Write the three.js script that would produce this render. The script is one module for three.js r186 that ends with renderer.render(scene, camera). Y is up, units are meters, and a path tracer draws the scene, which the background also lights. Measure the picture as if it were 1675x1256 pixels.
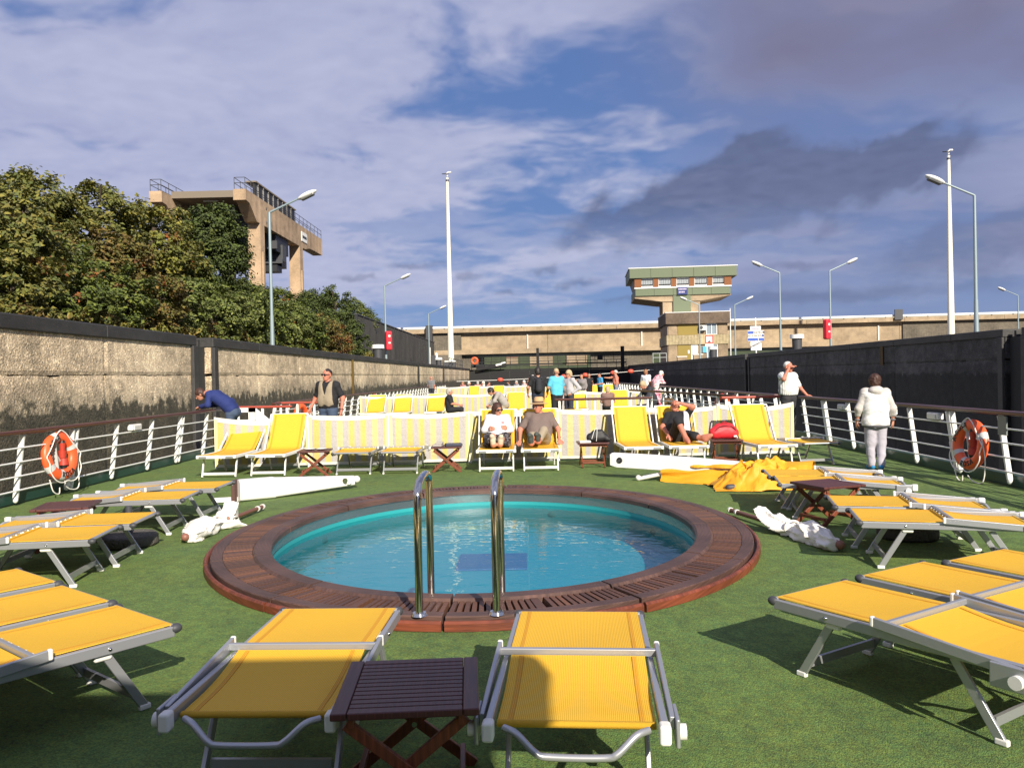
import * as THREE from 'three';
import { RoundedBoxGeometry } from 'three/addons/geometries/RoundedBoxGeometry.js';
import { mergeGeometries } from 'three/addons/utils/BufferGeometryUtils.js';
import { FontLoader } from 'three/addons/loaders/FontLoader.js';
import { TextGeometry } from 'three/addons/geometries/TextGeometry.js';

// ---------------------------------------------------------------- camera, sky, sun, exposure
const scene = new THREE.Scene();
const camera = new THREE.PerspectiveCamera(49.88, 1024 / 767, 0.05, 6000);
camera.position.set(0, 1.68, 0);
camera.rotation.order = 'YXZ';
camera.rotation.set(-0.01004, 0.01593, -0.021);
const renderer = new THREE.WebGLRenderer({ antialias: true });
renderer.setSize(1024, 767);
renderer.toneMapping = THREE.LinearToneMapping;
renderer.toneMappingExposure = 1.48;
renderer.shadowMap.enabled = true;
const SUN = new THREE.Vector3(0.26, 0.385, 0.64).normalize();
const sun = new THREE.DirectionalLight(new THREE.Color(1, 0.91, 0.77), 5.0);
sun.position.copy(SUN).multiplyScalar(200).add(new THREE.Vector3(0, 0, -30));
sun.target.position.set(0, 0, -30);
sun.castShadow = true;
Object.assign(sun.shadow.camera, { left: -80, right: 80, top: 60, bottom: -60, near: 1, far: 500 });
sun.shadow.mapSize.set(4096, 4096);
scene.add(sun, sun.target);

// ---------------------------------------------------------------- numbers and noise
function rng(seed) { let a = seed >>> 0; return () => { a = (a + 0x6d2b79f5) | 0; let t = Math.imul(a ^ (a >>> 15), 1 | a); t = (t + Math.imul(t ^ (t >>> 7), 61 | t)) ^ t; return ((t ^ (t >>> 14)) >>> 0) / 4294967296; }; }
const RN = new Float32Array(65536); { const r = rng(77); for (let i = 0; i < 65536; i++) RN[i] = r(); }
const PI = Math.PI, { sin, cos, abs, min, max, sqrt, floor, hypot, exp } = Math;
const clamp = (v, a = 0, b = 1) => v < a ? a : v > b ? b : v;
const mix = (a, b, t) => a + (b - a) * t;
const sstep = (a, b, v) => { const t = clamp((v - a) / (b - a)); return t * t * (3 - 2 * t); };
// value noise that repeats every p cells (p a power of two, at most 256)
function vn(x, y, p = 256, s = 0) {
  const m = p - 1, xi = floor(x), yi = floor(y); let fx = x - xi, fy = y - yi; fx = fx * fx * (3 - 2 * fx); fy = fy * fy * (3 - 2 * fy);
  const a = xi & m, b = (xi + 1) & m, c = ((yi & m) * 256 + s * 7919), d = (((yi + 1) & m) * 256 + s * 7919);
  const q = RN[(a + c) & 65535], r = RN[(b + c) & 65535], t = RN[(a + d) & 65535], u = RN[(b + d) & 65535];
  return q + (r - q) * fx + (t - q) * fy + (q - r - t + u) * fx * fy;
}
function fbm(x, y, p, oct, s = 0) { let v = 0, a = 0.5, n = 0; for (let i = 0; i < oct; i++) { v += a * vn(x, y, min(p, 256), s + i * 3); n += a; x *= 2; y *= 2; p *= 2; a *= 0.5; } return v / n; }
function n3(x, y, z, s = 0) { return (vn(x + z * 0.37, y - z * 0.71 + 11, 256, s) + vn(y + x * 0.43 + 7, z + x * 0.29, 256, s + 1) + vn(z - y * 0.33, x + 5 + y * 0.21, 256, s + 2)) / 3; }

// ---------------------------------------------------------------- the sky: air and clouds
{
  const W = 4096, Hh = 2048, data = new Float32Array(W * Hh * 4);
  const blobs = [ // azimuth, elevation (radians), radii, darkness of the grey cloud banks
    [0.09, 0.168, 0.075, 0.03], [0.15, 0.19, 0.075, 0.034], [0.2, 0.21, 0.07, 0.03], [0.25, 0.232, 0.06, 0.03], [0.3, 0.2, 0.08, 0.034], [0.34, 0.225, 0.08, 0.022], [0.4, 0.215, 0.08, 0.026], [0.29, 0.17, 0.08, 0.02], [0.46, 0.215, 0.06, 0.02],
    [0.28, 0.262, 0.035, 0.014], [0.43, 0.25, 0.05, 0.012],
    [0.5, 0.12, 0.09, 0.028], [0.57, 0.14, 0.06, 0.02], [0.32, 0.118, 0.05, 0.006], [-0.07, 0.12, 0.02, 0.006], [-0.13, 0.135, 0.035, 0.004], [0.03, 0.125, 0.02, 0.005], [0.07, 0.11, 0.02, 0.006], [0.3, 0.082, 0.2, 0.008], [-0.2, 0.12, 0.03, 0.004], [0.15, 0.09, 0.05, 0.004], [-0.02, 0.1, 0.015, 0.004],
  ];
  const K = 1 / 1.48;
  for (let j = Hh / 2 - 40; j < Hh; j++) {
    const rowFull = j < Hh / 2 + 500;
    if (!rowFull && j % 4) { data.copyWithin(j * W * 4, (j - 1) * W * 4, j * W * 4); continue; }
    const el = ((j + 0.5) / Hh - 0.5) * PI, se = sin(max(el, 0.0)), ce = cos(el);
    for (let i = 0; i < W; i++) {
      const th = ((i + 0.5) / W - 0.5) * 2 * PI, dx = cos(th) * ce, dz = sin(th) * ce;
      const az = Math.atan2(dx, -dz), o = (j * W + i) * 4; // 0 straight ahead, positive to the right
      if ((!rowFull || abs(az) > 0.85) && i % 4) { for (let q = 0; q < 4; q++) data[o + q] = data[o - 4 + q]; continue; }
      if (rowFull && abs(az) > 0.85 && j % 4 && j > Hh / 2 - 39) { for (let q = 0; q < 4; q++) data[o + q] = data[o - W * 4 + q]; continue; }
      const e = max(el, 0);
      // clear air
      const h = Math.pow(1 - se, 3.2), k = exp(-e * 2.6);
      let r = mix(0.07, 0.165, k) + 0.15 * h * h * h, g = mix(0.14, 0.30, k) + 0.14 * h * h * h, b = mix(0.38, 0.62, k) + 0.04 * h * h * h;
      // high cloud sheet, seen on a plane above
      const inv = 1 / (se + 0.16), px = dx * inv * 2.6, pz = dz * inv * 2.6;
      const w1 = fbm(px * 1.3 + 9, pz * 1.3 + 3, 256, 4, 5), w2 = fbm(px * 1.3 + 31, pz * 1.3 + 17, 256, 4, 9);
      const big = fbm(px * 0.8 + w1 * 1.1 + 3.3, pz * 1.1 + w2 * 1.1 + 1.7, 256, 6, 1);
      const fine = fbm(px * 7 + w1 * 3, pz * 9 + w2 * 3, 256, 5, 13);
      const wide = sstep(-0.05, -0.35, az) * 0.10 * sstep(0.0, 0.3, e) + sstep(0.2, 0.36, e) * 0.14 + 0.10 * exp(-((az + 0.25) ** 2) / 0.045 - ((e - 0.26) ** 2) / 0.02) + 0.1 * exp(-((az - 0.42) ** 2) / 0.03 - ((e - 0.14) ** 2) / 0.006)
        - 0.17 * exp(-((az - 0.03) ** 2) / 0.012 - ((e - 0.26) ** 2) / 0.007) - 0.10 * exp(-((az - 0.13) ** 2) / 0.01 - ((e - 0.3) ** 2) / 0.004) - 0.12 * exp(-((az - 0.02) ** 2) / 0.03 - ((e - 0.12) ** 2) / 0.003);
      const right = sstep(0.12, 0.3, az) * (1 - sstep(0.7, 1.1, az)); let c = (1 - 0.6 * right * (1 - 0.55 * sstep(0.4, 0.55, az) * sstep(0.3, 0.2, e))) * sstep(0.36, 0.66, big + wide + (fine - 0.5) * 0.2), tex = 0.78 + 0.22 * fine + 0.26 * big;
      // lower streaks towards the horizon
      const st = fbm(az * 9 + 40, e * 46 + w1 * 1.5, 256, 5, 21);
      c = max(c * sstep(0.02, 0.12, e), sstep(0.46, 0.74, st + 0.05) * 0.75 * exp(-(((e - 0.13) / 0.1) ** 2)));
      const lr = 0.47 * tex, lg = 0.49 * tex, lb = 0.68 * (0.4 + 0.6 * tex);
      r = mix(r, lr, c * 0.86); g = mix(g, lg, c * 0.86); b = mix(b, lb, c * 0.86);
      const veil = (sstep(0.02, 0.3, az) * sstep(0.24, 0.36, e + 0.1 * (big - 0.5)) * 0.75 + 0.45 * right) * (1 - sstep(0.75, 1.1, az)) * (0.6 + 0.8 * w1); // thin grey sheet, upper right
      r = mix(r, 0.215, veil); g = mix(g, 0.235, veil); b = mix(b, 0.395, veil);
      // grey banks with shaded bases
      const ra1 = az * 0.82 + e * 0.57, rb1 = e * 0.82 - az * 0.57;
      let d = 0;
      const f1 = fbm(ra1 * 15 + 33, rb1 * 22 + 48, 256, 6, 31) - 0.5, f2 = fbm(ra1 * 17 + 53, rb1 * 26 + 72, 256, 6, 37) - 0.5, f3 = fbm(ra1 * 60 + 21, rb1 * 80 + 90, 256, 4, 43) - 0.5;
      for (const [ba, be, ra, re] of blobs) { const sm = re < 0.012, qx = az + (sm ? f3 * 0.05 : f1 * 0.12), qy = e + (sm ? f3 * 0.012 : f2 * 0.06 + f3 * 0.008), u = (qx - ba) / ra, v = (qy - be - 0.15 * (qx - ba) * (sm ? 0 : 1)) / re, q = u * u + v * v; if (q < 6) d += exp(-q * 1.1); }
      const far = fbm(az * 3.2 + 50, e * 10, 256, 5, 41); // the same kind of bank all round
      d = max(d, (sstep(0.75, 1.1, abs(az))) * sstep(0.55, 0.72, far) * exp(-(((e - 0.22) / 0.16) ** 2)) * 1.2);
      d = sstep(0.12, 0.95, d) * 0.8 * mix(0.5, 1, sstep(0.15, 0.205, e + f2 * 0.03)); // the lowest ones thinner
      const dg = 0.88 + 0.3 * fine;
      r = mix(r, 0.12 * dg, d); g = mix(g, 0.145 * dg, d); b = mix(b, 0.26 * dg, d);
      data[o] = r * K; data[o + 1] = g * K; data[o + 2] = b * K; data[o + 3] = 1;
    }
  }
  for (let j = 0; j < Hh / 2 - 40; j++) for (let i = 0; i < W; i++) { const o = (j * W + i) * 4; data[o] = 0.14; data[o + 1] = 0.17; data[o + 2] = 0.2; data[o + 3] = 1; }
  const sky = new THREE.DataTexture(data, W, Hh, THREE.RGBAFormat, THREE.FloatType);
  sky.mapping = THREE.EquirectangularReflectionMapping; sky.magFilter = sky.minFilter = THREE.LinearFilter; sky.needsUpdate = true;
  scene.background = sky; scene.environment = sky;
}

// ---------------------------------------------------------------- builders
const taken = {};
function numbered(n) { const k = (taken[n] = (taken[n] ?? -1) + 1); return k ? `${n}_${String(k).padStart(3, '0')}` : n; }
function tag(o, label, category, group) { o.userData = { ...o.userData, label, category }; if (group) o.userData.group = group; return o; }
function thing(name, label, category, pos = [0, 0, 0], turn = 0, group) {
  const o = new THREE.Group(); o.name = numbered(name); o.position.set(...pos); o.rotation.y = turn; scene.add(o); return tag(o, label, category, group);
}
function part(name, geo, mat, parent) {
  if (Array.isArray(geo)) geo = mg(geo);
  const m = new THREE.Mesh(geo, mat); m.name = name; m.castShadow = m.receiveShadow = true; parent.add(m); return m;
}
function solo(name, geo, mat, label, category, pos = [0, 0, 0], turn = 0, group) {
  const m = part(numbered(name), geo, mat, scene); m.position.set(...pos); m.rotation.y = turn; return tag(m, label, category, group);
}
function struct(name, geo, mat) { const m = part(numbered(name), geo, mat, scene); m.userData.kind = 'structure'; return m; }
function dup(root, pos, turn, label, group) {
  const r = root.clone(); r.name = numbered(root.name.replace(/_\d{3}$/, '')); r.userData = { ...root.userData, label }; if (group) r.userData.group = group;
  r.position.set(...pos); r.rotation.set(0, turn, 0); scene.add(r); return r;
}
function mg(list) {
  list = list.map(g => { const q = g.index ? g.toNonIndexed() : g.clone(); for (const k of Object.keys(q.attributes)) if (!['position', 'normal', 'uv', 'color'].includes(k)) q.deleteAttribute(k); return q; });
  const col = list.some(g => g.attributes.color);
  for (const g of list) { if (!g.attributes.uv) g.setAttribute('uv', new THREE.BufferAttribute(new Float32Array(g.attributes.position.count * 2), 2)); if (!col && g.attributes.color) g.deleteAttribute('color'); }
  return list.length > 1 ? mergeGeometries(list) : list[0];
}
const V = (x, y, z) => new THREE.Vector3(x, y, z);
function at(g, x = 0, y = 0, z = 0, rx = 0, ry = 0, rz = 0) { if (rx) g.rotateX(rx); if (rz) g.rotateZ(rz); if (ry) g.rotateY(ry); g.translate(x, y, z); return g; }
const box = (w, h, d, x = 0, y = 0, z = 0, rx = 0, ry = 0, rz = 0) => at(new THREE.BoxGeometry(w, h, d), x, y, z, rx, ry, rz);
const rbox = (w, h, d, r, x = 0, y = 0, z = 0, rx = 0, ry = 0, rz = 0) => at(new RoundedBoxGeometry(w, h, d, 2, r), x, y, z, rx, ry, rz);
const cyl = (r0, r1, h, x = 0, y = 0, z = 0, n = 16, rx = 0, rz = 0) => at(new THREE.CylinderGeometry(r1, r0, h, n), x, y, z, rx, 0, rz);
const ball = (r, x, y, z, n = 10) => at(new THREE.SphereGeometry(r, n, max(6, n - 2)), x, y, z);
const Z1 = V(0, 0, 1), Y1 = V(0, 1, 0);
// a bar of w (sideways) by h (up) from a to b
function bar(a, b, w, h, r = 0) {
  const A = V(...a), B = V(...b), d = B.clone().sub(A), L = d.length(); d.normalize();
  const side = abs(d.y) > 0.999 ? V(1, 0, 0) : V(0, 1, 0).cross(d).normalize(), up = d.clone().cross(side);
  const g = r ? new RoundedBoxGeometry(w, h, L, 1, r) : new THREE.BoxGeometry(w, h, L);
  return g.applyMatrix4(new THREE.Matrix4().makeBasis(side, up, d).setPosition(A.add(B).multiplyScalar(0.5)));
}
function rod(a, b, r0, r1 = r0, n = 8) {
  const A = V(...a), B = V(...b), d = B.clone().sub(A), L = d.length();
  return new THREE.CylinderGeometry(r1, r0, L, n).applyQuaternion(new THREE.Quaternion().setFromUnitVectors(Y1, d.normalize())).translate(...A.add(B).multiplyScalar(0.5));
}
function pipe(pts, r, seg = 40, n = 8, tension = 0.5) { return new THREE.TubeGeometry(new THREE.CatmullRomCurve3(pts.map(p => V(...p)), false, 'catmullrom', tension), seg, r, n); }
// texture coordinates in metres, taken face by face
function metric(g, s = 1) {
  if (Array.isArray(g)) g = mg(g); g = g.index ? g.toNonIndexed() : g;
  const p = g.attributes.position, uv = new Float32Array(p.count * 2), a = V(0, 0, 0), b = V(0, 0, 0), c = V(0, 0, 0);
  for (let i = 0; i < p.count; i += 3) {
    a.fromBufferAttribute(p, i); b.fromBufferAttribute(p, i + 1).sub(a); c.fromBufferAttribute(p, i + 2).sub(a); b.cross(c);
    const x = abs(b.x), y = abs(b.y), z = abs(b.z);
    for (let k = i; k < i + 3; k++) { const [u, v] = y >= x && y >= z ? [p.getX(k), p.getZ(k)] : x >= z ? [p.getZ(k), p.getY(k)] : [p.getX(k), p.getY(k)]; uv[k * 2] = u * s; uv[k * 2 + 1] = v * s; }
  }
  g.setAttribute('uv', new THREE.BufferAttribute(uv, 2)); return g;
}
function grid(nu, nv, f) { // a sheet from a function of u, v in 0..1
  const pos = [], uv = [], idx = [];
  for (let j = 0; j <= nv; j++) for (let i = 0; i <= nu; i++) { pos.push(...f(i / nu, j / nv)); uv.push(i / nu, j / nv); }
  for (let j = 0; j < nv; j++) for (let i = 0; i < nu; i++) { const a = j * (nu + 1) + i, b = a + nu + 1; idx.push(a, a + 1, b, b, a + 1, b + 1); }
  const g = new THREE.BufferGeometry(); g.setAttribute('position', new THREE.Float32BufferAttribute(pos, 3)); g.setAttribute('uv', new THREE.Float32BufferAttribute(uv, 2)); g.setIndex(idx); g.computeVertexNormals(); return g;
}
function slab(nu, nv, f, t) { // the same sheet with thickness t along its normals, closed at the rim
  const g = grid(nu, nv, f), p = g.attributes.position, n = g.attributes.normal, N = p.count, pos = [], uv = [], idx = [...g.index.array];
  for (let k = 0; k < 2; k++) for (let i = 0; i < N; i++) { const s = (k ? -0.5 : 0.5) * t; pos.push(p.getX(i) + n.getX(i) * s, p.getY(i) + n.getY(i) * s, p.getZ(i) + n.getZ(i) * s); uv.push(g.attributes.uv.getX(i), g.attributes.uv.getY(i)); }
  for (let i = 0; i < g.index.count; i += 3) idx.push(N + g.index.getX(i), N + g.index.getX(i + 2), N + g.index.getX(i + 1));
  const rim = []; for (let i = 0; i < nu; i++) rim.push([i, i + 1]); for (let j = 0; j < nv; j++) rim.push([j * (nu + 1) + nu, (j + 1) * (nu + 1) + nu]);
  for (let i = nu; i > 0; i--) rim.push([nv * (nu + 1) + i, nv * (nu + 1) + i - 1]); for (let j = nv; j > 0; j--) rim.push([j * (nu + 1), (j - 1) * (nu + 1)]);
  for (const [a, b] of rim) idx.push(a, N + a, b, b, N + a, N + b);
  const o = new THREE.BufferGeometry(); o.setAttribute('position', new THREE.Float32BufferAttribute(pos, 3)); o.setAttribute('uv', new THREE.Float32BufferAttribute(uv, 2)); o.setIndex(idx);
  const q = o.toNonIndexed(); q.computeVertexNormals(); return q;
}
function prism(pts, depth, bevel = 0) { const s = new THREE.Shape(pts.map(p => new THREE.Vector2(...p))); return new THREE.ExtrudeGeometry(s, { depth, bevelEnabled: bevel > 0, bevelSize: bevel, bevelThickness: bevel, bevelSegments: 1 }); }

// skin over a distance field (surface nets)
function skin(f, lo, hi, cell) {
  const n = [0, 1, 2].map(k => Math.ceil((hi[k] - lo[k]) / cell) + 1), [nx, ny, nz] = n, F = new Float32Array(nx * ny * nz);
  let q = 0; for (let k = 0; k < nz; k++) for (let j = 0; j < ny; j++) for (let i = 0; i < nx; i++) F[q++] = f(lo[0] + i * cell, lo[1] + j * cell, lo[2] + k * cell);
  const id = new Int32Array(F.length).fill(-1), pos = [], idx = [], sx = 1, sy = nx, sz = nx * ny, off = [0, sx, sy, sx + sy, sz, sz + sx, sz + sy, sz + sx + sy];
  const ed = [[0, 1], [2, 3], [4, 5], [6, 7], [0, 2], [1, 3], [4, 6], [5, 7], [0, 4], [1, 5], [2, 6], [3, 7]];
  for (let k = 0; k < nz - 1; k++) for (let j = 0; j < ny - 1; j++) for (let i = 0; i < nx - 1; i++) {
    const o = i + j * sy + k * sz; let m = 0; for (let c = 0; c < 8; c++) if (F[o + off[c]] < 0) m |= 1 << c;
    if (m === 0 || m === 255) continue;
    let x = 0, y = 0, z = 0, w = 0;
    for (const [a, b] of ed) { const fa = F[o + off[a]], fb = F[o + off[b]]; if (fa < 0 === fb < 0) continue; const t = fa / (fa - fb); x += mix(a & 1, b & 1, t); y += mix((a >> 1) & 1, (b >> 1) & 1, t); z += mix(a >> 2, b >> 2, t); w++; }
    id[o] = pos.length / 3; pos.push(lo[0] + (i + x / w) * cell, lo[1] + (j + y / w) * cell, lo[2] + (k + z / w) * cell);
  }
  const quad = (a, b, c, d, flip) => { if (a < 0 || b < 0 || c < 0 || d < 0) return; flip ? idx.push(a, c, b, a, d, c) : idx.push(a, b, c, a, c, d); };
  for (let k = 1; k < nz - 1; k++) for (let j = 1; j < ny - 1; j++) for (let i = 1; i < nx - 1; i++) {
    const o = i + j * sy + k * sz, s = F[o] < 0;
    if (s !== F[o + sx] < 0) quad(id[o - sy - sz], id[o - sz], id[o], id[o - sy], !s);
    if (s !== F[o + sy] < 0) quad(id[o - sx - sz], id[o - sx], id[o], id[o - sz], !s);
    if (s !== F[o + sz] < 0) quad(id[o - sx - sy], id[o - sy], id[o], id[o - sx], !s);
  }
  const g = new THREE.BufferGeometry(); g.setAttribute('position', new THREE.Float32BufferAttribute(pos, 3)); g.setIndex(idx); g.computeVertexNormals();
  const uv = new Float32Array(pos.length / 3 * 2); for (let i = 0; i < uv.length / 2; i++) { uv[i * 2] = pos[i * 3] + pos[i * 3 + 2] * 0.5; uv[i * 2 + 1] = pos[i * 3 + 1]; } g.setAttribute('uv', new THREE.BufferAttribute(uv, 2));
  return g;
}
const smin = (a, b, k) => { const h = max(k - abs(a - b), 0) / k; return min(a, b) - h * h * k * 0.25; };
// tapered capsule: distance from p to the bone a-b with radii ra, rb
function capD(px, py, pz, c) {
  const [ax, ay, az, dx, dy, dz, il, ra, rb] = c, x = px - ax, y = py - ay, z = pz - az; let t = (x * dx + y * dy + z * dz) * il; t = t < 0 ? 0 : t > 1 ? 1 : t;
  const ex = x - dx * t, ey = y - dy * t, ez = z - dz * t; return sqrt(ex * ex + ey * ey + ez * ez) - (ra + (rb - ra) * t);
}
const cap = (a, b, ra, rb = ra) => { const d = [b[0] - a[0], b[1] - a[1], b[2] - a[2]]; return [...a, ...d, 1 / max(d[0] ** 2 + d[1] ** 2 + d[2] ** 2, 1e-6), ra, rb]; };
function skinCaps(caps, cell, k = 0.04, extra) {
  const lo = [9, 9, 9], hi = [-9, -9, -9];
  for (const c of caps) for (let i = 0; i < 3; i++) { const r = max(c[7], c[8]) + cell * 2 + 0.01; lo[i] = min(lo[i], c[i] - r, c[i] + c[3 + i] - r); hi[i] = max(hi[i], c[i] + r, c[i] + c[3 + i] + r); }
  return skin((x, y, z) => { let d = 1; for (const c of caps) { const e = capD(x, y, z, c); d = d === 1 ? e : smin(d, e, k); } return extra ? extra(d, x, y, z) : d; }, lo, hi, cell);
}

// ---------------------------------------------------------------- textures
function tex(w, h, f, { srgb = true, rep } = {}) {
  const d = new Uint8Array(w * h * 4), o = [0, 0, 0];
  for (let j = 0, k = 0; j < h; j++) for (let i = 0; i < w; i++, k += 4) { f(i / w, j / h, o); d[k] = clamp(o[0], 0, 255); d[k + 1] = clamp(o[1], 0, 255); d[k + 2] = clamp(o[2], 0, 255); d[k + 3] = 255; }
  const t = new THREE.DataTexture(d, w, h); t.wrapS = t.wrapT = THREE.RepeatWrapping; t.magFilter = THREE.LinearFilter; t.minFilter = THREE.LinearMipmapLinearFilter; t.generateMipmaps = true; if (srgb) t.colorSpace = THREE.SRGBColorSpace; if (rep) t.repeat.set(...rep); t.needsUpdate = true; return t;
}
const grey = (v, o) => { o[0] = o[1] = o[2] = v; };
const S = (c) => Math.round(255 * (c <= 0.0031308 ? 12.92 * c : 1.055 * Math.pow(c, 1 / 2.4) - 0.055));
const lin = (r, g, b) => new THREE.Color().setRGB(r, g, b);
const mat = (r, g, b, roughness = 0.7, metalness = 0, more = {}) => new THREE.MeshStandardMaterial({ color: lin(r, g, b), roughness, metalness, side: THREE.DoubleSide, ...more });

const turfMap = tex(2048, 2048, (u, v, o) => {
  const f = vn(u * 1024, v * 1024, 256, 1), f2 = vn(u * 512, v * 512, 256, 2), m = fbm(u * 64, v * 64, 64, 3, 3), c = fbm(u * 4, v * 4, 4, 5, 8);
  const k = 0.62 + 0.34 * f + 0.22 * f2 + 0.24 * (m - 0.5) + 0.18 * (c - 0.5), y = vn(u * 256, v * 256, 256, 5) - 0.5 + (fbm(u * 8, v * 8, 8, 4, 12) - 0.5) * 0.8;
  o[0] = 99 * k + y * 18; o[1] = 124 * k + y * 7; o[2] = 58 * k - y * 5;
}, { rep: [1 / 5, 1 / 5] });
const turfBump = tex(1024, 1024, (u, v, o) => grey(255 * (0.65 * vn(u * 256, v * 256, 256, 1) + 0.35 * vn(u * 512, v * 512, 256, 2)), o), { srgb: false, rep: [1 / 1.2, 1 / 1.2] });
const concreteMap = tex(1024, 1024, (u, v, o) => {
  const f = vn(u * 512, v * 512, 256, 1), m = fbm(u * 32, v * 32, 32, 4, 4), c = fbm(u * 4, v * 4, 4, 4, 7), s = fbm(u * 32, v * 2, 2, 4, 9);
  const k = 0.80 + 0.12 * (f - 0.5) + 0.22 * (m - 0.5) + 0.26 * (c - 0.5) + 0.16 * (s - 0.5); o[0] = 232 * k; o[1] = 226 * k; o[2] = 216 * k;
}, { rep: [1 / 6, 1 / 6] });
const concreteFar = concreteMap.clone(); concreteFar.repeat.set(1 / 27, 1 / 19); concreteFar.needsUpdate = true;
const roughBump = tex(1024, 1024, (u, v, o) => { const a = fbm(u * 128, v * 128, 128, 3, 2), b = fbm(u * 16, v * 16, 16, 4, 5), pit = sstep(0.74, 0.86, vn(u * 200, v * 200, 256, 9)); grey(255 * clamp(0.35 + 0.4 * a + 0.35 * (b - 0.5) - 0.5 * pit), o); }, { srgb: false, rep: [1 / 4, 1 / 4] });
// chamber wall: aggregate, stains, and the growth below the high water line (v: 8 m of height, top at v = 1)
const wallMap = (dark) => tex(2048, 1024, (u, v, o) => {
  const y = 2.86 - (1 - v) * 8, f = vn(u * 1024, v * 512, 256, 1), f2 = vn(u * 512, v * 256, 256, 6), m = fbm(u * 64, v * 32, 32, 4, 4), c = fbm(u * 8, v * 4, 4, 5, 7), run = fbm(u * 128, v * 2, 2, 4, 11), run2 = fbm(u * 32, v * 2, 2, 3, 15);
  const ragged = (dark ? 1.42 : 1.2) + 0.34 * (fbm(u * 16, 3.3, 16, 3, 17) - 0.5) + 0.7 * (fbm(u * 128, v * 64, 64, 4, 19) - 0.5) + 0.2 * (f - 0.5);
  const speck = sstep(0.68, 0.82, f2) * 0.22 - sstep(0.74, 0.86, f) * 0.26;
  if (!dark) {
    let k = 0.98 + 0.34 * (f - 0.5) + 0.45 * (m - 0.5) + 0.40 * (c - 0.5) + 0.10 * (run - 0.5) + speck, g = 1 - sstep(ragged - 0.1, ragged + 0.14, y), w = sstep(0.62, 0.75, run2) * 0.28;
    g = g * (1 - 0.65 * sstep(0.66, 0.8, run) * sstep(0.4, 0.7, f2)) * (0.82 + 0.18 * f2); k -= w;
    const mid = (1 - sstep(ragged + 0.02, ragged + 0.5 + 0.3 * c, y)) * (0.25 + 0.5 * m);
    o[0] = mix(mix(206 * k, 156 * k, mid), 44 + 70 * f * m, g); o[1] = mix(mix(186 * k, 146 * k, mid), 43 + 64 * f * m, g); o[2] = mix(mix(156 * k, 124 * k, mid), 35 + 50 * f * m, g);
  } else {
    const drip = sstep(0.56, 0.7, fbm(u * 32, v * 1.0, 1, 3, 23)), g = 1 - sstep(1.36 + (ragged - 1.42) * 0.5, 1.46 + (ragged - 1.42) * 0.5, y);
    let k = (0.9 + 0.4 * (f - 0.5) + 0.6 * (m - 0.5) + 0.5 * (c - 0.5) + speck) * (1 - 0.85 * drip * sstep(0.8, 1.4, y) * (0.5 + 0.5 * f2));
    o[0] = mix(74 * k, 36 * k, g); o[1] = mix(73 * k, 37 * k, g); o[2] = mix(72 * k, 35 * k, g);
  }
}, { rep: [1 / 16, 1 / 8] });
const woodMap = tex(512, 512, (u, v, o) => { // grain runs along v
  const g = fbm(u * 64, v * 4, 4, 4, 3), l = fbm(u * 16, v * 2, 2, 4, 6), k = 0.78 + 0.34 * (g - 0.5) + 0.34 * (l - 0.5) + 0.2 * (vn(u * 256, v * 16, 16, 8) - 0.5); o[0] = 255 * k; o[1] = 246 * k; o[2] = 240 * k;
}, { rep: [1 / 0.5, 1 / 0.9] });
const weaveMap = tex(256, 256, (u, v, o) => { const a = abs(sin(u * 16 * PI)), b = abs(sin(v * 16 * PI)), k = 0.74 + 0.2 * a + 0.08 * b + 0.08 * (vn(u * 64, v * 64, 64, 3) - 0.5); o[0] = 255 * k; o[1] = 252 * k; o[2] = 235 * k; }, { rep: [1 / 0.12, 1 / 0.12] });
const weaveBump = tex(256, 256, (u, v, o) => grey(255 * (0.3 + 0.45 * abs(sin(u * 16 * PI)) + 0.25 * abs(sin(v * 16 * PI))), o), { srgb: false, rep: [1 / 0.12, 1 / 0.12] });
const stripeMap = tex(512, 128, (u, v, o) => { const s = (u * 6) % 1, k = 0.84 + 0.06 * (vn(u * 128, v * 64, 64, 2) - 0.5), q = floor(u * 6), on = s > 0.5; if (on) { const w = q % 3; o[0] = (w ? 224 : 228) * k; o[1] = (w ? 208 : 214) * k; o[2] = (w ? 122 : 150) * k; } else { o[0] = 200 * k; o[1] = 195 * k; o[2] = 192 * k; } }, { rep: [1 / 1.35, 1] });
const plankBump = tex(256, 256, (u, v, o) => grey(255 * fbm(u * 64, v * 4, 4, 3, 3), o), { srgb: false, rep: [1 / 0.3, 1 / 0.9] });
const waveBump = tex(1024, 1024, (u, v, o) => {
  const wx = fbm(u * 4, v * 4, 4, 3, 3), wy = fbm(u * 4, v * 4, 4, 3, 8); const a = fbm(u * 8 + wx * 1.6, v * 16 + wy * 1.6, 256, 4, 12), b = 1 - abs(2 * fbm(u * 16 + wy * 2, v * 28 + wx * 2, 256, 4, 21) - 1); grey(255 * clamp(0.62 * a + 0.38 * b), o);
}, { srgb: false, rep: [1 / 4, 1 / 4] });
const clothBump = tex(512, 512, (u, v, o) => grey(255 * (0.6 * fbm(u * 8, v * 8, 8, 4, 3) + 0.4 * (1 - abs(2 * fbm(u * 6 + 3, v * 10, 16, 3, 9) - 1))), o), { srgb: false, rep: [1 / 0.7, 1 / 0.7] });
const patternMap = (list, n, seed) => tex(128, 128, (u, v, o) => { const k = clamp(floor(fbm(u * n, v * n, n, 3, seed) * 2.2 * list.length - 0.6 * list.length), 0, list.length - 1); [o[0], o[1], o[2]] = list[k]; }, { rep: [1 / 0.5, 1 / 0.5] });
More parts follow.
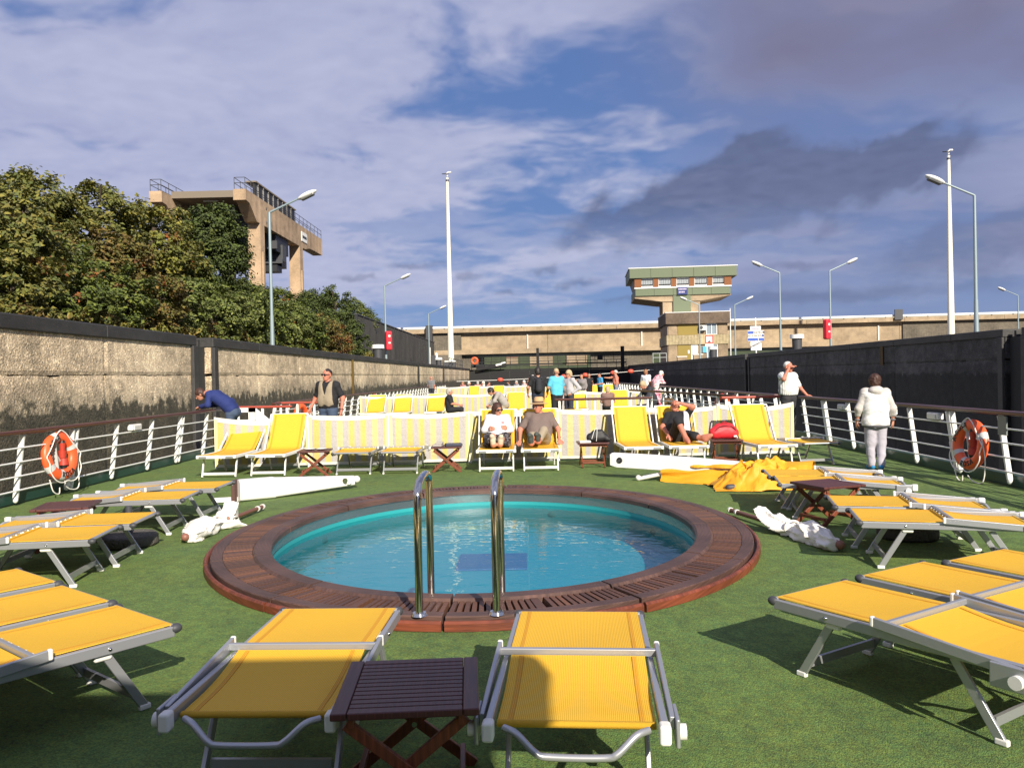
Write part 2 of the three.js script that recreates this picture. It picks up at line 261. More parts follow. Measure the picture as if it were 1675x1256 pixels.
const shirtStripe = tex(64, 8, (u, v, o) => { const k = u < 0.32 ? 0.62 : 0.98; o[0] = 240 * k; o[1] = 240 * k; o[2] = 234 * k; }, { rep: [1 / 0.045, 1] });

// ---------------------------------------------------------------- materials
const mTurf = mat(1, 1, 1, 0.95, 0, { map: turfMap, bumpMap: turfBump, bumpScale: 0.006 });
const mAlu = mat(0.42, 0.43, 0.45, 0.36, 0.6), mWhite = mat(0.78, 0.78, 0.75, 0.42), mSteel = mat(0.62, 0.6, 0.56, 0.12, 1.0), mPlastic = mat(0.72, 0.71, 0.66, 0.5), mBlack = mat(0.015, 0.015, 0.017, 0.5), mDarkGrey = mat(0.05, 0.052, 0.058, 0.55);
const mYellow = mat(0.82, 0.48, 0.03, 0.72, 0, { map: weaveMap, bumpMap: weaveBump, bumpScale: 0.0012 });
const mYellowHem = mat(0.70, 0.345, 0.018, 0.75, 0, { map: weaveMap, bumpMap: weaveBump, bumpScale: 0.001 });
const mTeak = mat(0.20, 0.082, 0.05, 0.55, 0, { map: woodMap, bumpMap: plankBump, bumpScale: 0.001 });
const mTeakDark = mat(0.15, 0.085, 0.068, 0.55, 0, { map: woodMap, bumpMap: plankBump, bumpScale: 0.001 });
const mTeakRed = mat(0.27, 0.072, 0.034, 0.5, 0, { map: woodMap, bumpMap: plankBump, bumpScale: 0.0008 });
const teakSlats = [[0.17, 0.085, 0.055], [0.21, 0.10, 0.06], [0.145, 0.076, 0.055], [0.25, 0.115, 0.062]].map(c => mat(...c, 0.58, 0, { map: woodMap, bumpMap: plankBump, bumpScale: 0.001 }));
const mTableTop = mat(0.135, 0.045, 0.04, 0.45, 0, { map: woodMap }), mTable = mat(0.33, 0.09, 0.04, 0.48, 0, { map: woodMap });
const mRailWood = mat(0.14, 0.045, 0.03, 0.35, 0, { map: woodMap }), mRailRed = mat(0.36, 0.07, 0.045, 0.4);
const mStripe = mat(1, 1, 1, 0.85, 0, { map: stripeMap, bumpMap: clothBump, bumpScale: 0.012 }), mHem = mat(0.7, 0.68, 0.62, 0.8, 0, { bumpMap: clothBump, bumpScale: 0.01 }), mHemYellow = mat(0.80, 0.72, 0.30, 0.8);
const mCloth = mat(0.80, 0.77, 0.70, 0.9, 0, { bumpMap: clothBump, bumpScale: 0.006 }), mTarp = mat(0.74, 0.335, 0.012, 0.6, 0, { bumpMap: clothBump, bumpScale: 0.008 });
const mBollardTop = mat(0.75, 0.75, 0.72, 0.5), mGreenSteel = mat(0.012, 0.05, 0.042, 0.35), mHull = mat(0.75, 0.75, 0.72, 0.5);
const mConcrete = mat(0.52, 0.43, 0.32, 0.9, 0, { map: concreteMap, bumpMap: roughBump, bumpScale: 0.01 }), mConcreteGrey = mat(0.26, 0.235, 0.195, 0.9, 0, { map: concreteMap, bumpMap: roughBump, bumpScale: 0.01 }), mConcretePale = mat(0.66, 0.53, 0.38, 0.9, 0, { map: concreteFar });
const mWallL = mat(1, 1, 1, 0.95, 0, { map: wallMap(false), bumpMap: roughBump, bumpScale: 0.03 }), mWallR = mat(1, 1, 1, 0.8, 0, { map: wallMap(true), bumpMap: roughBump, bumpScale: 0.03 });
const mCoping = mat(0.085, 0.087, 0.092, 0.6, 0.2, { map: concreteMap, bumpMap: roughBump, bumpScale: 0.006 });
const mOrange = mat(0.82, 0.115, 0.03, 0.42), mOrangeDark = mat(0.45, 0.045, 0.025, 0.5), mReflector = mat(0.55, 0.56, 0.54, 0.35), mRope = mat(0.75, 0.72, 0.66, 0.8);
const mLampPole = mat(0.27, 0.34, 0.36, 0.45, 0.3), mLampHead = mat(0.7, 0.7, 0.68, 0.4), mMast = mat(0.82, 0.78, 0.64, 0.5), mRed = mat(0.62, 0.025, 0.04, 0.4), mBlue = mat(0.03, 0.09, 0.42, 0.5), mSignWhite = mat(0.78, 0.77, 0.72, 0.6);
const mGlass = new THREE.MeshPhysicalMaterial({ color: lin(0.9, 0.93, 0.95), roughness: 0.03, transmission: 1, thickness: 0, side: THREE.DoubleSide });

// ================================================================ the ship: deck and pool
const PC = [-0.44, -8.75], PA = 2.14, PB = 2.75; // pool centre and inner half axes
const ell = (t, o) => [PC[0] + (PA + o) * cos(t), PC[1] + (PB + o) * sin(t)];
{
  const s = new THREE.Shape([[-7.34, -9], [6.78, -9], [6.78, 80], [-7.34, 80]].map(p => new THREE.Vector2(...p)));
  const h = new THREE.Path(); h.absellipse(PC[0], -PC[1], PA + 0.12, PB + 0.12, 0, 2 * PI, true); s.holes.push(h);
  const g = new THREE.ShapeGeometry(s, 64); g.rotateX(-PI / 2); const d = struct('deck', metric(g), mTurf); d.userData.label = 'green artificial turf deck of the ship';
  struct('ship_hull', [box(0.06, 5, 89, -7.38, -2.55, -35.5), box(0.06, 5, 89, 6.82, -2.55, -35.5), box(14.1, 5, 0.06, -0.28, -2.55, -80.03), box(14.1, 5, 0.06, -0.28, -2.55, 9.03)], mHull);
  struct('deck_edge', [box(0.05, 0.16, 88, -7.3, 0.085, -35.5), box(0.05, 0.16, 88, 6.74, 0.085, -35.5)], mGreenSteel);
  struct('lock_water', box(24, 0.05, 150, 3.66, -4.9, -50), mat(0.02, 0.03, 0.03, 0.06));
}
function arcBox(t0, t1, o0, o1, y0, y1, n, round = 0) { // closed curved block following the pool's outline
  const prof = round ? [[o0, y0], [o1, y0], [o1, y1 - round], [o1 - round, y1], [o0 + round, y1], [o0, y1 - round]] : [[o0, y0], [o1, y0], [o1, y1], [o0, y1]];
  const pos = [], m = prof.length; const P = (t, [o, y]) => { const [x, z] = ell(t, o); return [x, y, z]; };
  for (let i = 0; i < n; i++) { const a = mix(t0, t1, i / n), b = mix(t0, t1, (i + 1) / n); for (let k = 0; k < m; k++) { const q = prof[k], r = prof[(k + 1) % m]; pos.push(...P(a, q), ...P(b, q), ...P(a, r), ...P(a, r), ...P(b, q), ...P(b, r)); } }
  for (const [t, f] of [[t0, 1], [t1, 0]]) for (let k = 1; k < m - 1; k++) f ? pos.push(...P(t, prof[0]), ...P(t, prof[k]), ...P(t, prof[k + 1])) : pos.push(...P(t, prof[0]), ...P(t, prof[k + 1]), ...P(t, prof[k]));
  const g = new THREE.BufferGeometry(); g.setAttribute('position', new THREE.Float32BufferAttribute(pos, 3)); g.computeVertexNormals();
  const uv = []; const L = (PA + PB) / 2; for (let i = 0; i < pos.length; i += 3) { const x = pos[i] - PC[0], z = pos[i + 2] - PC[1], t = Math.atan2(z / PB, x / PA); uv.push((hypot(x, z) + pos[i + 1]), t * L * 1.0); } g.setAttribute('uv', new THREE.Float32BufferAttribute(uv, 2));
  return g;
}
{
  const pool = thing('swimming_pool', 'oval swimming pool sunk in the green deck with a slatted teak surround', 'pool');
  const r = rng(5), N = 12, tt = k => k / N * 2 * PI + 0.05;
  const mLiner = mat(0.004, 0.245, 0.31, 0.6), mBasin = mat(0.02, 0.17, 0.19, 0.4), mBand = mat(0.42, 0.42, 0.4, 0.25, 0.9), mLine = mat(0.02, 0.27, 0.28, 0.5);
  part('basin_floor', at(new THREE.CircleGeometry(1, 72).rotateX(-PI / 2).scale(PA + 0.1, 1, PB + 0.1), PC[0], -0.47, PC[1]), mLiner, pool);
  const ring = (o, y0, y1) => grid(96, 1, (u, v) => { const [x, z] = ell(u * 2 * PI, o); return [x, mix(y0, y1, v), z]; });
  part('basin_wall', ring(0.03, -0.48, -0.12), mBasin, pool);
  part('steel_band', ring(0.03, -0.075, 0.06), mBand, pool);
  part('tile_line', ring(0.026, -0.125, -0.075), mLine, pool);
  const mat8 = new THREE.MeshPhysicalMaterial({ color: lin(0.55, 0.95, 0.97), roughness: 0.0, transmission: 1, thickness: 0, ior: 1.33, bumpMap: waveBump, bumpScale: 0.007, side: THREE.DoubleSide });
  const wat = new THREE.CircleGeometry(1, 96).rotateX(-PI / 2).scale(PA + 0.028, 1, PB + 0.028).translate(PC[0], -0.12, PC[1]);
  part('water', metric(wat), mat8, pool);
  part('floor_drain', rbox(0.8, 0.02, 0.8, 0.009, -0.42, -0.46, -9.5), mat(0.02, 0.09, 0.22, 0.5), pool);
  for (const t of [-1.2, -2.05, -0.45, -2.75]) { const [x, z] = ell(t, 0.03); part('inlet', at(new THREE.SphereGeometry(0.06, 16, 8).scale(1.2, 0.7, 0.2), x, -0.24, z, 0, Math.atan2(PC[0] - x, PC[1] - z), 0), mat(0.03, 0.12, 0.13, 0.5), pool); }
  part('drain_channel', arcBox(0, 2 * PI - 0.001, 0.10, 0.56, 0.004, 0.03, 96), mBlack, pool);
  for (let k = 0; k < N; k++) {
    const a = tt(k) + 0.004, b = tt(k + 1) - 0.004;
    part('inner_border', arcBox(a, b, 0.0, 0.17, 0.035, 0.105 + (r() - 0.5) * 0.004, 14, 0.02), mTeakDark, pool);
    part('outer_border', arcBox(a, b, 0.43, 0.54, 0.02, 0.09 + (r() - 0.5) * 0.004, 14, 0.006), mTeakDark, pool);
    part('outer_trim', arcBox(a, b, 0.555, 0.60, 0.004, 0.07, 14, 0.015), mTeakRed, pool);
    const n = 26; for (let i = 0; i < n; i++) { if (i === 12) continue; const c = mix(a, b, (i + 0.5) / n), w = (b - a) / n * (i === 13 ? 0.5 : 0.33); part('slat', arcBox(c - w * (i === 13 ? 1.5 : 1), c + w, 0.172, 0.428, 0.035, 0.088 + (r() - 0.5) * 0.004, 1), teakSlats[floor(r() * 4)], pool); }
  }
  const lad = thing('pool_ladder', 'polished steel pool ladder handrails at the near end of the pool', 'ladder');
  for (const x of [-0.74, -0.222]) {
    const zf = -5.5, zb = -6.02, top = 0.99;
    const hr = part('handrail', pipe([[x, 0.085, zf], [x, 0.4, zf - 0.005], [x, 0.84, zf - 0.01], [x, 0.93, zf - 0.05], [x + 0.004, top - 0.015, zf - 0.14], [x + 0.012, top, zb + 0.14], [x + 0.018, 0.955, zb + 0.02], [x + 0.02, 0.86, zb], [x + 0.02, 0.3, zb], [x + 0.02, -0.45, zb]], 0.0265, 90, 14), mSteel, lad);
    part('flange', cyl(0.055, 0.045, 0.02, x, 0.1, zf, 20), mSteel, hr);
  }
  for (const y of [-0.2, -0.33]) part('tread', rbox(0.52, 0.03, 0.09, 0.01, -0.47, y, -6.02), mSteel, lad);
}

// ================================================================ the lock chamber
const WL = -8.34, WR = 15.66, TOP = 2.86;
for (const m of [mWallL, mWallR]) m.map.offset.y = 5.14 / 8;
function chamberWall(side, X, name, label, material, slots, marks, r) {
  const w = thing(name, label, 'wall'), s = side; // s: +1 when the face looks towards +x
  part('core', metric(box(0.8, 7.6, 140, X - s * 0.62, -1.2, -57)), mat(0.03, 0.03, 0.03, 0.95), w);
  const joints = []; for (let z = 12; z > -126; z -= 4.72) joints.push(z);
  const cuts = [...joints]; for (const [a, b] of slots) cuts.push(a, b); cuts.sort((p, q) => q - p);
  for (let i = 0; i < cuts.length - 1; i++) {
    const z0 = cuts[i], z1 = cuts[i + 1]; if (z0 - z1 < 0.3) continue; if (slots.some(([a, b]) => z0 <= a + 0.01 && z1 >= b - 0.01)) continue;
    const near = z0 > -60, panel = (y0, y1, nv) => {
      const L = z0 - z1, nu = near ? 40 : 6, chip = (q, k) => near ? 0.007 + 0.07 * Math.pow(fbm(q * 3 + k * 7.7, i * 3.1 + k, 256, 4, 4), 3) : 0.012;
      return metric(slab(nu, nv, (u, v) => {
        const y = mix(y0, y1, v), z = mix(z0, z1, u); let zz = z, yy = y; if (u === 0) zz -= chip(y * 2, 1); if (u === 1) zz += chip(y * 2, 2); if (v === 0) yy += chip(z, 3); if (v === 1 && y1 < 2) yy -= chip(z, 4);
        const edge = min(u * L, (1 - u) * L, max(0, (y1 - y) + (y1 > 2 ? 1 : 0)), y - y0); return [X - s * (0.11 + (edge < 0.01 ? 0.02 : 0) + (near ? 0.018 * fbm(z * 2, y * 2, 256, 3, 2) : 0)), yy, s > 0 ? zz : zz];
      }, 0.2));
    };
    part('panel', panel(1.88, 2.6, near ? 10 : 2), material, w); part('panel', panel(-5.1, 1.862, near ? 24 : 3), material, w);
    part('coping', metric(rbox(0.72, 0.262, z0 - z1 - 0.012, 0.03, X - s * 0.32, 2.731, (z0 + z1) / 2)), mCoping, w);
  }
  for (const [a, b] of slots) {
    part('slot_lining', metric([box(0.1, 7.7, a - b - 0.02, X - s * 0.75, -1.2, (a + b) / 2)]), mConcreteGrey, w);
    for (const z of [a + 0.14, b - 0.14]) part('guard_strip', metric(rbox(0.1, 7.7, 0.27, 0.02, X + s * 0.02, -1.25, z)), mCoping, w);
    part('guide_beam', metric([box(0.26, 7.9, 0.22, X - s * 0.42, -1.15, (a + b) / 2 + 0.12), box(0.14, 7.9, 0.12, X - s * 0.3, -1.15, (a + b) / 2 - 0.25)]), mCoping, w);
  }
  for (const [z, wd, m, y0] of marks) part('marking', metric(box(0.012, TOP - y0 - 0.02, wd, X + s * 0.022, (TOP + y0) / 2 - 0.01, z)), m, w);
}
{
  const yellow = mat(0.42, 0.27, 0.05, 0.8, 0, { map: concreteMap }), strip = mat(0.10, 0.09, 0.08, 0.8, 0, { map: concreteMap }), rust = mat(0.13, 0.085, 0.06, 0.8, 0, { map: concreteMap });
  chamberWall(1, WL, 'lock_wall', 'sunlit tan concrete lock wall with dark coping and algae along the ship', mWallL, [[-20.8, -21.9]], [[-39.8, 0.4, yellow, 0.9], [-64.5, 0.9, strip, 0.3], [-84.5, 0.9, rust, 0.3]]);
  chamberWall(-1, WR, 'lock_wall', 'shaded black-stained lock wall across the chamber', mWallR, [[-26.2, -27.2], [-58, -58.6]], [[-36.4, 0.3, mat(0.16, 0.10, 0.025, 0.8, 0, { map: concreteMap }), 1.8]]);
}
struct('quay', metric([box(3.0, 0.3, 150, WL - 2.2, TOP - 0.153, -56), box(120, 0.3, 150, WR + 60.7, TOP - 0.153, -56)]), mConcreteGrey);
{ // land that runs to the horizon, hills and the reach beyond the gate
  const mLand = mat(0.075, 0.095, 0.04, 0.95, 0, { map: concreteMap });
  struct('ground', metric([box(3000, 0.2, 2400, -1560, 2.3, -1000), box(3000, 0.2, 2400, 1650, 2.3, -1000), box(180, 0.2, 2200, 0, 0.9, -1260)]), mLand);
  const mHill = mat(0.10, 0.14, 0.05, 0.95, 0, { map: concreteMap });
  const hill = (x0, x1, z, h, seed) => grid(90, 10, (u, v) => { const x = mix(x0, x1, u), e = fbm(u * 7 + seed, 2.2, 256, 4, seed) * 0.6 + 0.7 * fbm(u * 60, v * 8, 256, 3, seed + 2) * 0.35; return [x, 0.8 + h * v * (0.55 + e * 0.6), z - v * 60 + 10 * fbm(u * 40, v * 6, 256, 3, 9)]; });
  struct('hill', metric([hill(-260, 320, -420, 15, 3), hill(-500, 600, -640, 22, 5)]), mHill);
  for (const [x, z, w, h, y, lab] of [[-6, -400, 5.5, 3.2, 8.6, 'pale house on the far slope, left of the three facades under the bridge'], [8, -400, 11, 4.6, 7.6, 'leftmost of the three tan facades seen under the bridge'], [25, -400, 10, 4.8, 7.6, 'middle of the three tan facades seen under the bridge'], [41, -400, 10, 4.2, 7.8, 'rightmost of the three tan facades seen under the bridge']]) {
    const b = thing('far_house', lab, 'house', [x, y - 3, z], 0, 'far houses'); part('wall', box(w, h, 8, 0, h / 2 + 1.5, 0), mConcretePale, b); part('roof', at(prism([[-w / 2 - 0.3, 0], [w / 2 + 0.3, 0], [w / 2 - 1, 1.3], [-w / 2 + 1, 1.3]], 8.4), 0, h + 1.5, -4.2), mat(0.16, 0.08, 0.06, 0.9), b);
  }
}
// ---------------------------------------------------------------- the gate at the end of the chamber
{
  const g = thing('lock_gate', 'black steel lock gate with railed walkways under the bridge', 'gate', [0, 0, -124]);
  const mG = mat(0.004, 0.0042, 0.005, 0.7), mG2 = mat(0.006, 0.006, 0.007, 0.6);
  for (let k = 0; k < 8; k++) part('gate_panel', box(2.95, 7.4, 0.5, -6.8 + k * 3, -1.3, 0), mG, g);
  part('walkway', box(23.9, 0.25, 1.4, 3.66, 2.55, -0.6), mG, g); part('upper_walkway', box(23.9, 0.2, 1.2, 3.66, 3.4, -4), mG, g);
  for (const [y, z] of [[2.68, 0.05], [3.5, -3.5]]) { for (let k = 0; k <= 16; k++) part('post', box(0.07, 1.15, 0.07, -8 + k * 1.45, y + 0.57, z), mG2, g); for (const d of [0.4, 0.75, 1.12]) part('rail', box(23.6, 0.05, 0.05, 3.6, y + d, z + 0.06), mG2, g); }
  const truss = part('truss', [box(0.4, 3.6, 0.4, 2, 4, -2), box(0.5, 3.6, 0.5, 14.8, 4, -1), box(0.8, 0.7, 0.5, 11.5, 4.2, -2)], mG, g);
  part('machine', [rbox(4.5, 0.5, 0.8, 0.1, -5, 3.0, 0.6, 0, 0, 0.12), rbox(2, 0.4, 0.6, 0.1, -7, 3.2, 0.5)], mG, g);
  part('white_fitting', [rbox(0.9, 0.3, 0.3, 0.08, -3.9, 3.35, 1.1, 0, 0, 0.2), rbox(0.7, 0.25, 0.3, 0.08, -3.2, 3.6, 1.1, 0, 0, 0.2)], mSignWhite, g);
  const rope = thing('safety_rope', 'white line with red floats stretched across the chamber before the gate', 'rope', [0, 0, -100]);
  part('line', pipe([[-8.3, 1.12, 0], [0, 1.25, 0], [8, 1.6, 0], [15.6, 2.05, 0]], 0.035, 30, 6), mSignWhite, rope);
  for (const [x, y] of [[-3, 1.2], [0.8, 1.28], [4.7, 1.45], [7.3, 1.57], [10.7, 1.77], [12.8, 1.9]]) part('float', at(new THREE.SphereGeometry(0.27, 12, 8).scale(1.4, 1, 1), x, y, 0.05), mat(0.65, 0.09, 0.05, 0.5), rope);
  const bu = thing('lifebuoy', 'small orange lifebuoy hung at the gate end of the tan lock wall', 'lifebuoy', [-7.4, 4.0, -122]); part('ring', new THREE.TorusGeometry(0.42, 0.16, 8, 20), mOrange, bu);
}
// ---------------------------------------------------------------- road bridge
{
  const b = thing('road_bridge', 'long tan concrete road bridge spanning the lock behind the control tower', 'bridge', [0, 0, -135], -0.07);
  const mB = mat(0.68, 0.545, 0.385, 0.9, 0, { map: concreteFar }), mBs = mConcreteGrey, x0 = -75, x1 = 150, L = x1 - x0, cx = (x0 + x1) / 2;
  part('parapet', metric(box(L, 0.5, 0.25, cx, 10.35, -11)), mat(0.30, 0.27, 0.2, 0.9), b);
  part('guard_rail', box(L, 0.3, 0.12, cx, 9.85, 0.0), mat(0.7, 0.72, 0.74, 0.5), b);
  for (let x = x0 + 1; x < x1; x += 3.2) part('rail_post', box(0.16, 0.62, 0.14, x, 9.66, -0.14), mDarkGrey, b);
  for (let x = x0; x < x1; x += 15) part('fascia', metric(box(14.95, 0.6, 0.5, x + 7.5, 9.22, -0.1)), mB, b);
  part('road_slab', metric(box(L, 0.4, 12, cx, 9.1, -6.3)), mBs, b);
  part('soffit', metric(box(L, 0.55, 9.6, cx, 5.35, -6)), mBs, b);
  for (let x = -52; x < 60; x += 18.6) part('girder', metric(box(18.55, 3.4, 0.5, x + 9.3, 7.25, -1.15)), mB, b);
  for (let x = -52; x < 60; x += 18.6) part('flange', metric(box(18.55, 0.75, 1.0, x + 9.3, 5.7, -0.95)), mB, b);
  part('girder', metric(box(112, 3.4, 0.5, 4, 7.25, -10.6)), mBs, b);
  for (let x = -46; x < 60; x += 18.6) part('drain_pipe', box(0.22, 2.6, 0.15, x + 9.3, 7.2, -0.8), mat(0.6, 0.58, 0.52, 0.6), b);
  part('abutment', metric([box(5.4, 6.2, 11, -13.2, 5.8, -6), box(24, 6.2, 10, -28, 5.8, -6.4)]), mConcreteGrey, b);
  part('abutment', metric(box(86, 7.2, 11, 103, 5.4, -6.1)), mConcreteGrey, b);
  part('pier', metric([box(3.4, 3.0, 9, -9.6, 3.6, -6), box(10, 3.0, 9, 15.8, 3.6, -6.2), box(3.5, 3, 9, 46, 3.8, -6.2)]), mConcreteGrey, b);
  part('stair_tower', metric(box(1.0, 7.6, 1.2, -15.6, 6.4, 0.4)), mDarkGrey, b); part('sign_mast', box(1.2, 1.6, 0.3, 59, 10, 0.4), mDarkGrey, b);
}
// ---------------------------------------------------------------- control tower
{
  const t = thing('control_tower', 'green and tan lock control tower with a wide overhanging glazed cabin', 'tower', [17.3, 0, -100], -0.07);
  const olive = mat(0.27, 0.20, 0.05, 0.85), cream = mat(0.78, 0.68, 0.44, 0.85, 0, { map: concreteMap }), brown = mat(0.26, 0.20, 0.155, 0.85, 0, { map: concreteMap }), green = mat(0.125, 0.155, 0.09, 0.6), rust = mat(0.25, 0.10, 0.04, 0.8), frame = mat(0.72, 0.72, 0.7, 0.5), inside = mat(0.32, 0.3, 0.29, 0.8), tan = mConcretePale;
  part('lower_wall', metric(box(7.15, 5.0, 9, 3.6, 5.3, -4.6)), tan, t);
  part('roof_band', metric(box(7.6, 1.35, 10, 3.6, 8.15, -4.6)), brown, t);
  part('roof_edge', box(7.7, 0.08, 10.1, 3.6, 8.86, -4.6), frame, t);
  part('floor_band', metric(box(7.4, 1.15, 9.4, 3.6, 5.55, -4.6)), cream, t);
  for (const [x, y, w, h] of [[2.45, 6.8, 2.35, 1.3], [2.0, 3.95, 1.55, 2.05]]) part('infill_panel', box(w, h, 0.1, x, y, -0.09), olive, t);
  for (const [x, y] of [[0.62, 6.8], [6.55, 6.8], [0.62, 3.95], [6.5, 3.95]]) part('wall_panel', metric(rbox(1.0, y > 5 ? 1.3 : 2.0, 0.1, 0.02, x, y, -0.08)), tan, t);
  const door = part('door', rbox(0.82, 2.0, 0.08, 0.02, 3.2, 3.9, -0.06), mat(0.62, 0.66, 0.68, 0.5), t); part('handle', box(0.08, 0.08, 0.06, 3.5, 3.8, 0.01), mDarkGrey, door);
  const win = (x, y, w, h, z, n = 2) => { const f = part('window', [box(w + 0.16, 0.08, 0.12, x, y + h / 2 + 0.04, z), box(w + 0.16, 0.1, 0.14, x, y - h / 2 - 0.05, z), box(0.08, h, 0.12, x - w / 2 - 0.04, y, z), box(0.08, h, 0.12, x + w / 2 + 0.04, y, z), ...(n > 1 ? [box(0.08, h, 0.1, x, y, z)] : [])], frame, t); part('pane', box(w, h, 0.02, x, y, z - 0.02), mGlass, f); part('curtain', box(w, h, 0.03, x, y, z - 0.05), mat(0.4, 0.42, 0.43, 0.9), f); };
  win(5.25, 6.8, 1.15, 1.25, -0.02); win(5.3, 4.1, 1.15, 1.6, -0.02);
  const ac = part('air_conditioner', rbox(0.75, 0.6, 0.35, 0.04, 4.15, 6.95, 0.15), mSignWhite, t); part('fan', at(new THREE.CylinderGeometry(0.22, 0.22, 0.05, 16).rotateX(PI / 2), 4.0, 6.98, 0.34), mDarkGrey, ac); part('bracket', box(0.7, 0.15, 0.3, 4.1, 6.55, 0.1), mBlack, ac);
  part('notice', box(0.55, 0.75, 0.04, 4.45, 4.35, 0.0), mat(0.08, 0.42, 0.62, 0.6), t); part('notice', box(0.2, 0.4, 0.04, 2.5, 4.1, 0.0), mSignWhite, t);
  part('downpipe', [rod([7.45, 2.86, 0.2], [7.45, 7.6, 0.2], 0.06), rod([7.45, 7.6, 0.2], [7.2, 7.75, 0.2], 0.06), rod([7.45, 7.4, 0.25], [7.45, 9.2, 0.25], 0.05)], frame, t);
  // stem and cabin
  part('stem', metric(box(4.6, 2.2, 4.5, 2.15, 9.9, -5.65)), tan, t); part('stem_panel', box(2.15, 2.5, 0.12, 2.2, 10.0, -3.2), green, t);
  const zc = -7, fz = -3.1;
  part('corbel', metric(at(prism([[-3.6, 11.25], [8.2, 11.25], [8.2, 11.1], [4.5, 10.5], [-0.15, 10.5], [-3.6, 11.0]], 8), 0, 0, fz - 8.15)), tan, t);
  part('lower_band', box(11.7, 0.92, 8.2, 2.3, 11.7, fz - 4.1), green, t);
  for (let k = 0; k < 5; k++) part('cladding_panel', box(2.3, 0.84, 0.06, -2.36 + k * 2.33, 11.7, fz + 0.03), green, t);
  part('cabin_core', at(prism([[-3.35, 12.16], [7.95, 12.16], [8.35, 13.42], [-3.75, 13.42]], 7.6), 0, 0, fz - 7.85), inside, t);
  part('cabin_sill', box(11.9, 0.14, 0.5, 2.3, 12.23, fz - 0.1), frame, t);
  for (let k = 0; k < 6; k++) { const x = -3.2 + k * 2.2; const w = k === 0 || k === 5 ? 0.85 : 0.62; part('pillar', box(w, 1.24, 0.32, x, 12.8, fz + 0.06, 0.18), rust, t); }
  for (let k = 0; k < 5; k++) { const x = -2.1 + k * 2.2; const f = part('window', [box(1.54, 0.07, 0.1, x, 13.36, fz + 0.19), box(1.54, 0.16, 0.1, x, 12.4, fz + 0.04), box(0.06, 1.2, 0.1, x - 0.76, 12.8, fz + 0.08, 0.18), box(0.06, 1.2, 0.1, x + 0.76, 12.8, fz + 0.08, 0.18)], frame, t); part('pane', box(1.46, 1.15, 0.02, x, 12.8, fz + 0.1, 0.18), mGlass, f); part('blind', [0, 1, 2, 3, 4].map(i => box(0.26, 0.72, 0.03, x - 0.58 + i * 0.29, 13.02, fz + 0.06, 0.18)), mat(0.6, 0.57, 0.56, 0.9), f); }
  part('roof_fascia', box(13.1, 1.22, 9, 2.3, 14.02, fz - 4), green, t); for (let k = 0; k < 5; k++) part('cladding_panel', box(2.58, 1.14, 0.06, -2.94 + k * 2.62, 14.02, fz + 0.53), green, t);
  part('roof_edge', box(13.3, 0.1, 9.2, 2.3, 14.68, fz - 4), frame, t);
  const disp = part('display', box(1.25, 0.9, 0.15, 2.25, 11.75, fz + 0.16), mat(0.02, 0.035, 0.16, 0.4), t);
  part('display_text', [0, 1, 2, 3, 4, 5].flatMap(i => [box(0.13, 0.16, 0.02, 1.82 + i * 0.17, 11.96, fz + 0.25), ...(i < 4 ? [box(0.13, 0.18, 0.02, 1.86 + i * 0.19, 11.6, fz + 0.25)] : [])]), mat(0.55, 0.5, 0.62, 0.6), disp);
  part('antenna', [rod([1, 14.7, -5], [1, 15.1, -5], 0.03), box(2.2, 0.05, 0.1, 1.2, 14.85, -5)], mDarkGrey, t);
  const rl = part('stair_rail', [box(1.6, 0.06, 0.06, -1, 4, 0.5), box(1.6, 0.06, 0.06, -1, 3.5, 0.5), ...[-1.8, -1, -0.2].map(x => box(0.06, 1.2, 0.06, x, 3.45, 0.5))], mat(0.4, 0.42, 0.42, 0.5, 0.5), t);
  for (const [x, z, lab, h] of [[20.4, -97.5, 'grey service cabinet by the tower door', 0.8], [18.6, -98, 'low tan box at the left corner of the tower', 0.6]]) { const c = thing('cabinet', lab, 'cabinet', [x, TOP, z]); part('body', rbox(1.1, h, 0.5, 0.04, 0, h / 2, 0), mConcretePale, c); part('lid', rbox(1.2, 0.1, 0.6, 0.03, 0, h + 0.05, 0), mSignWhite, c); }
}
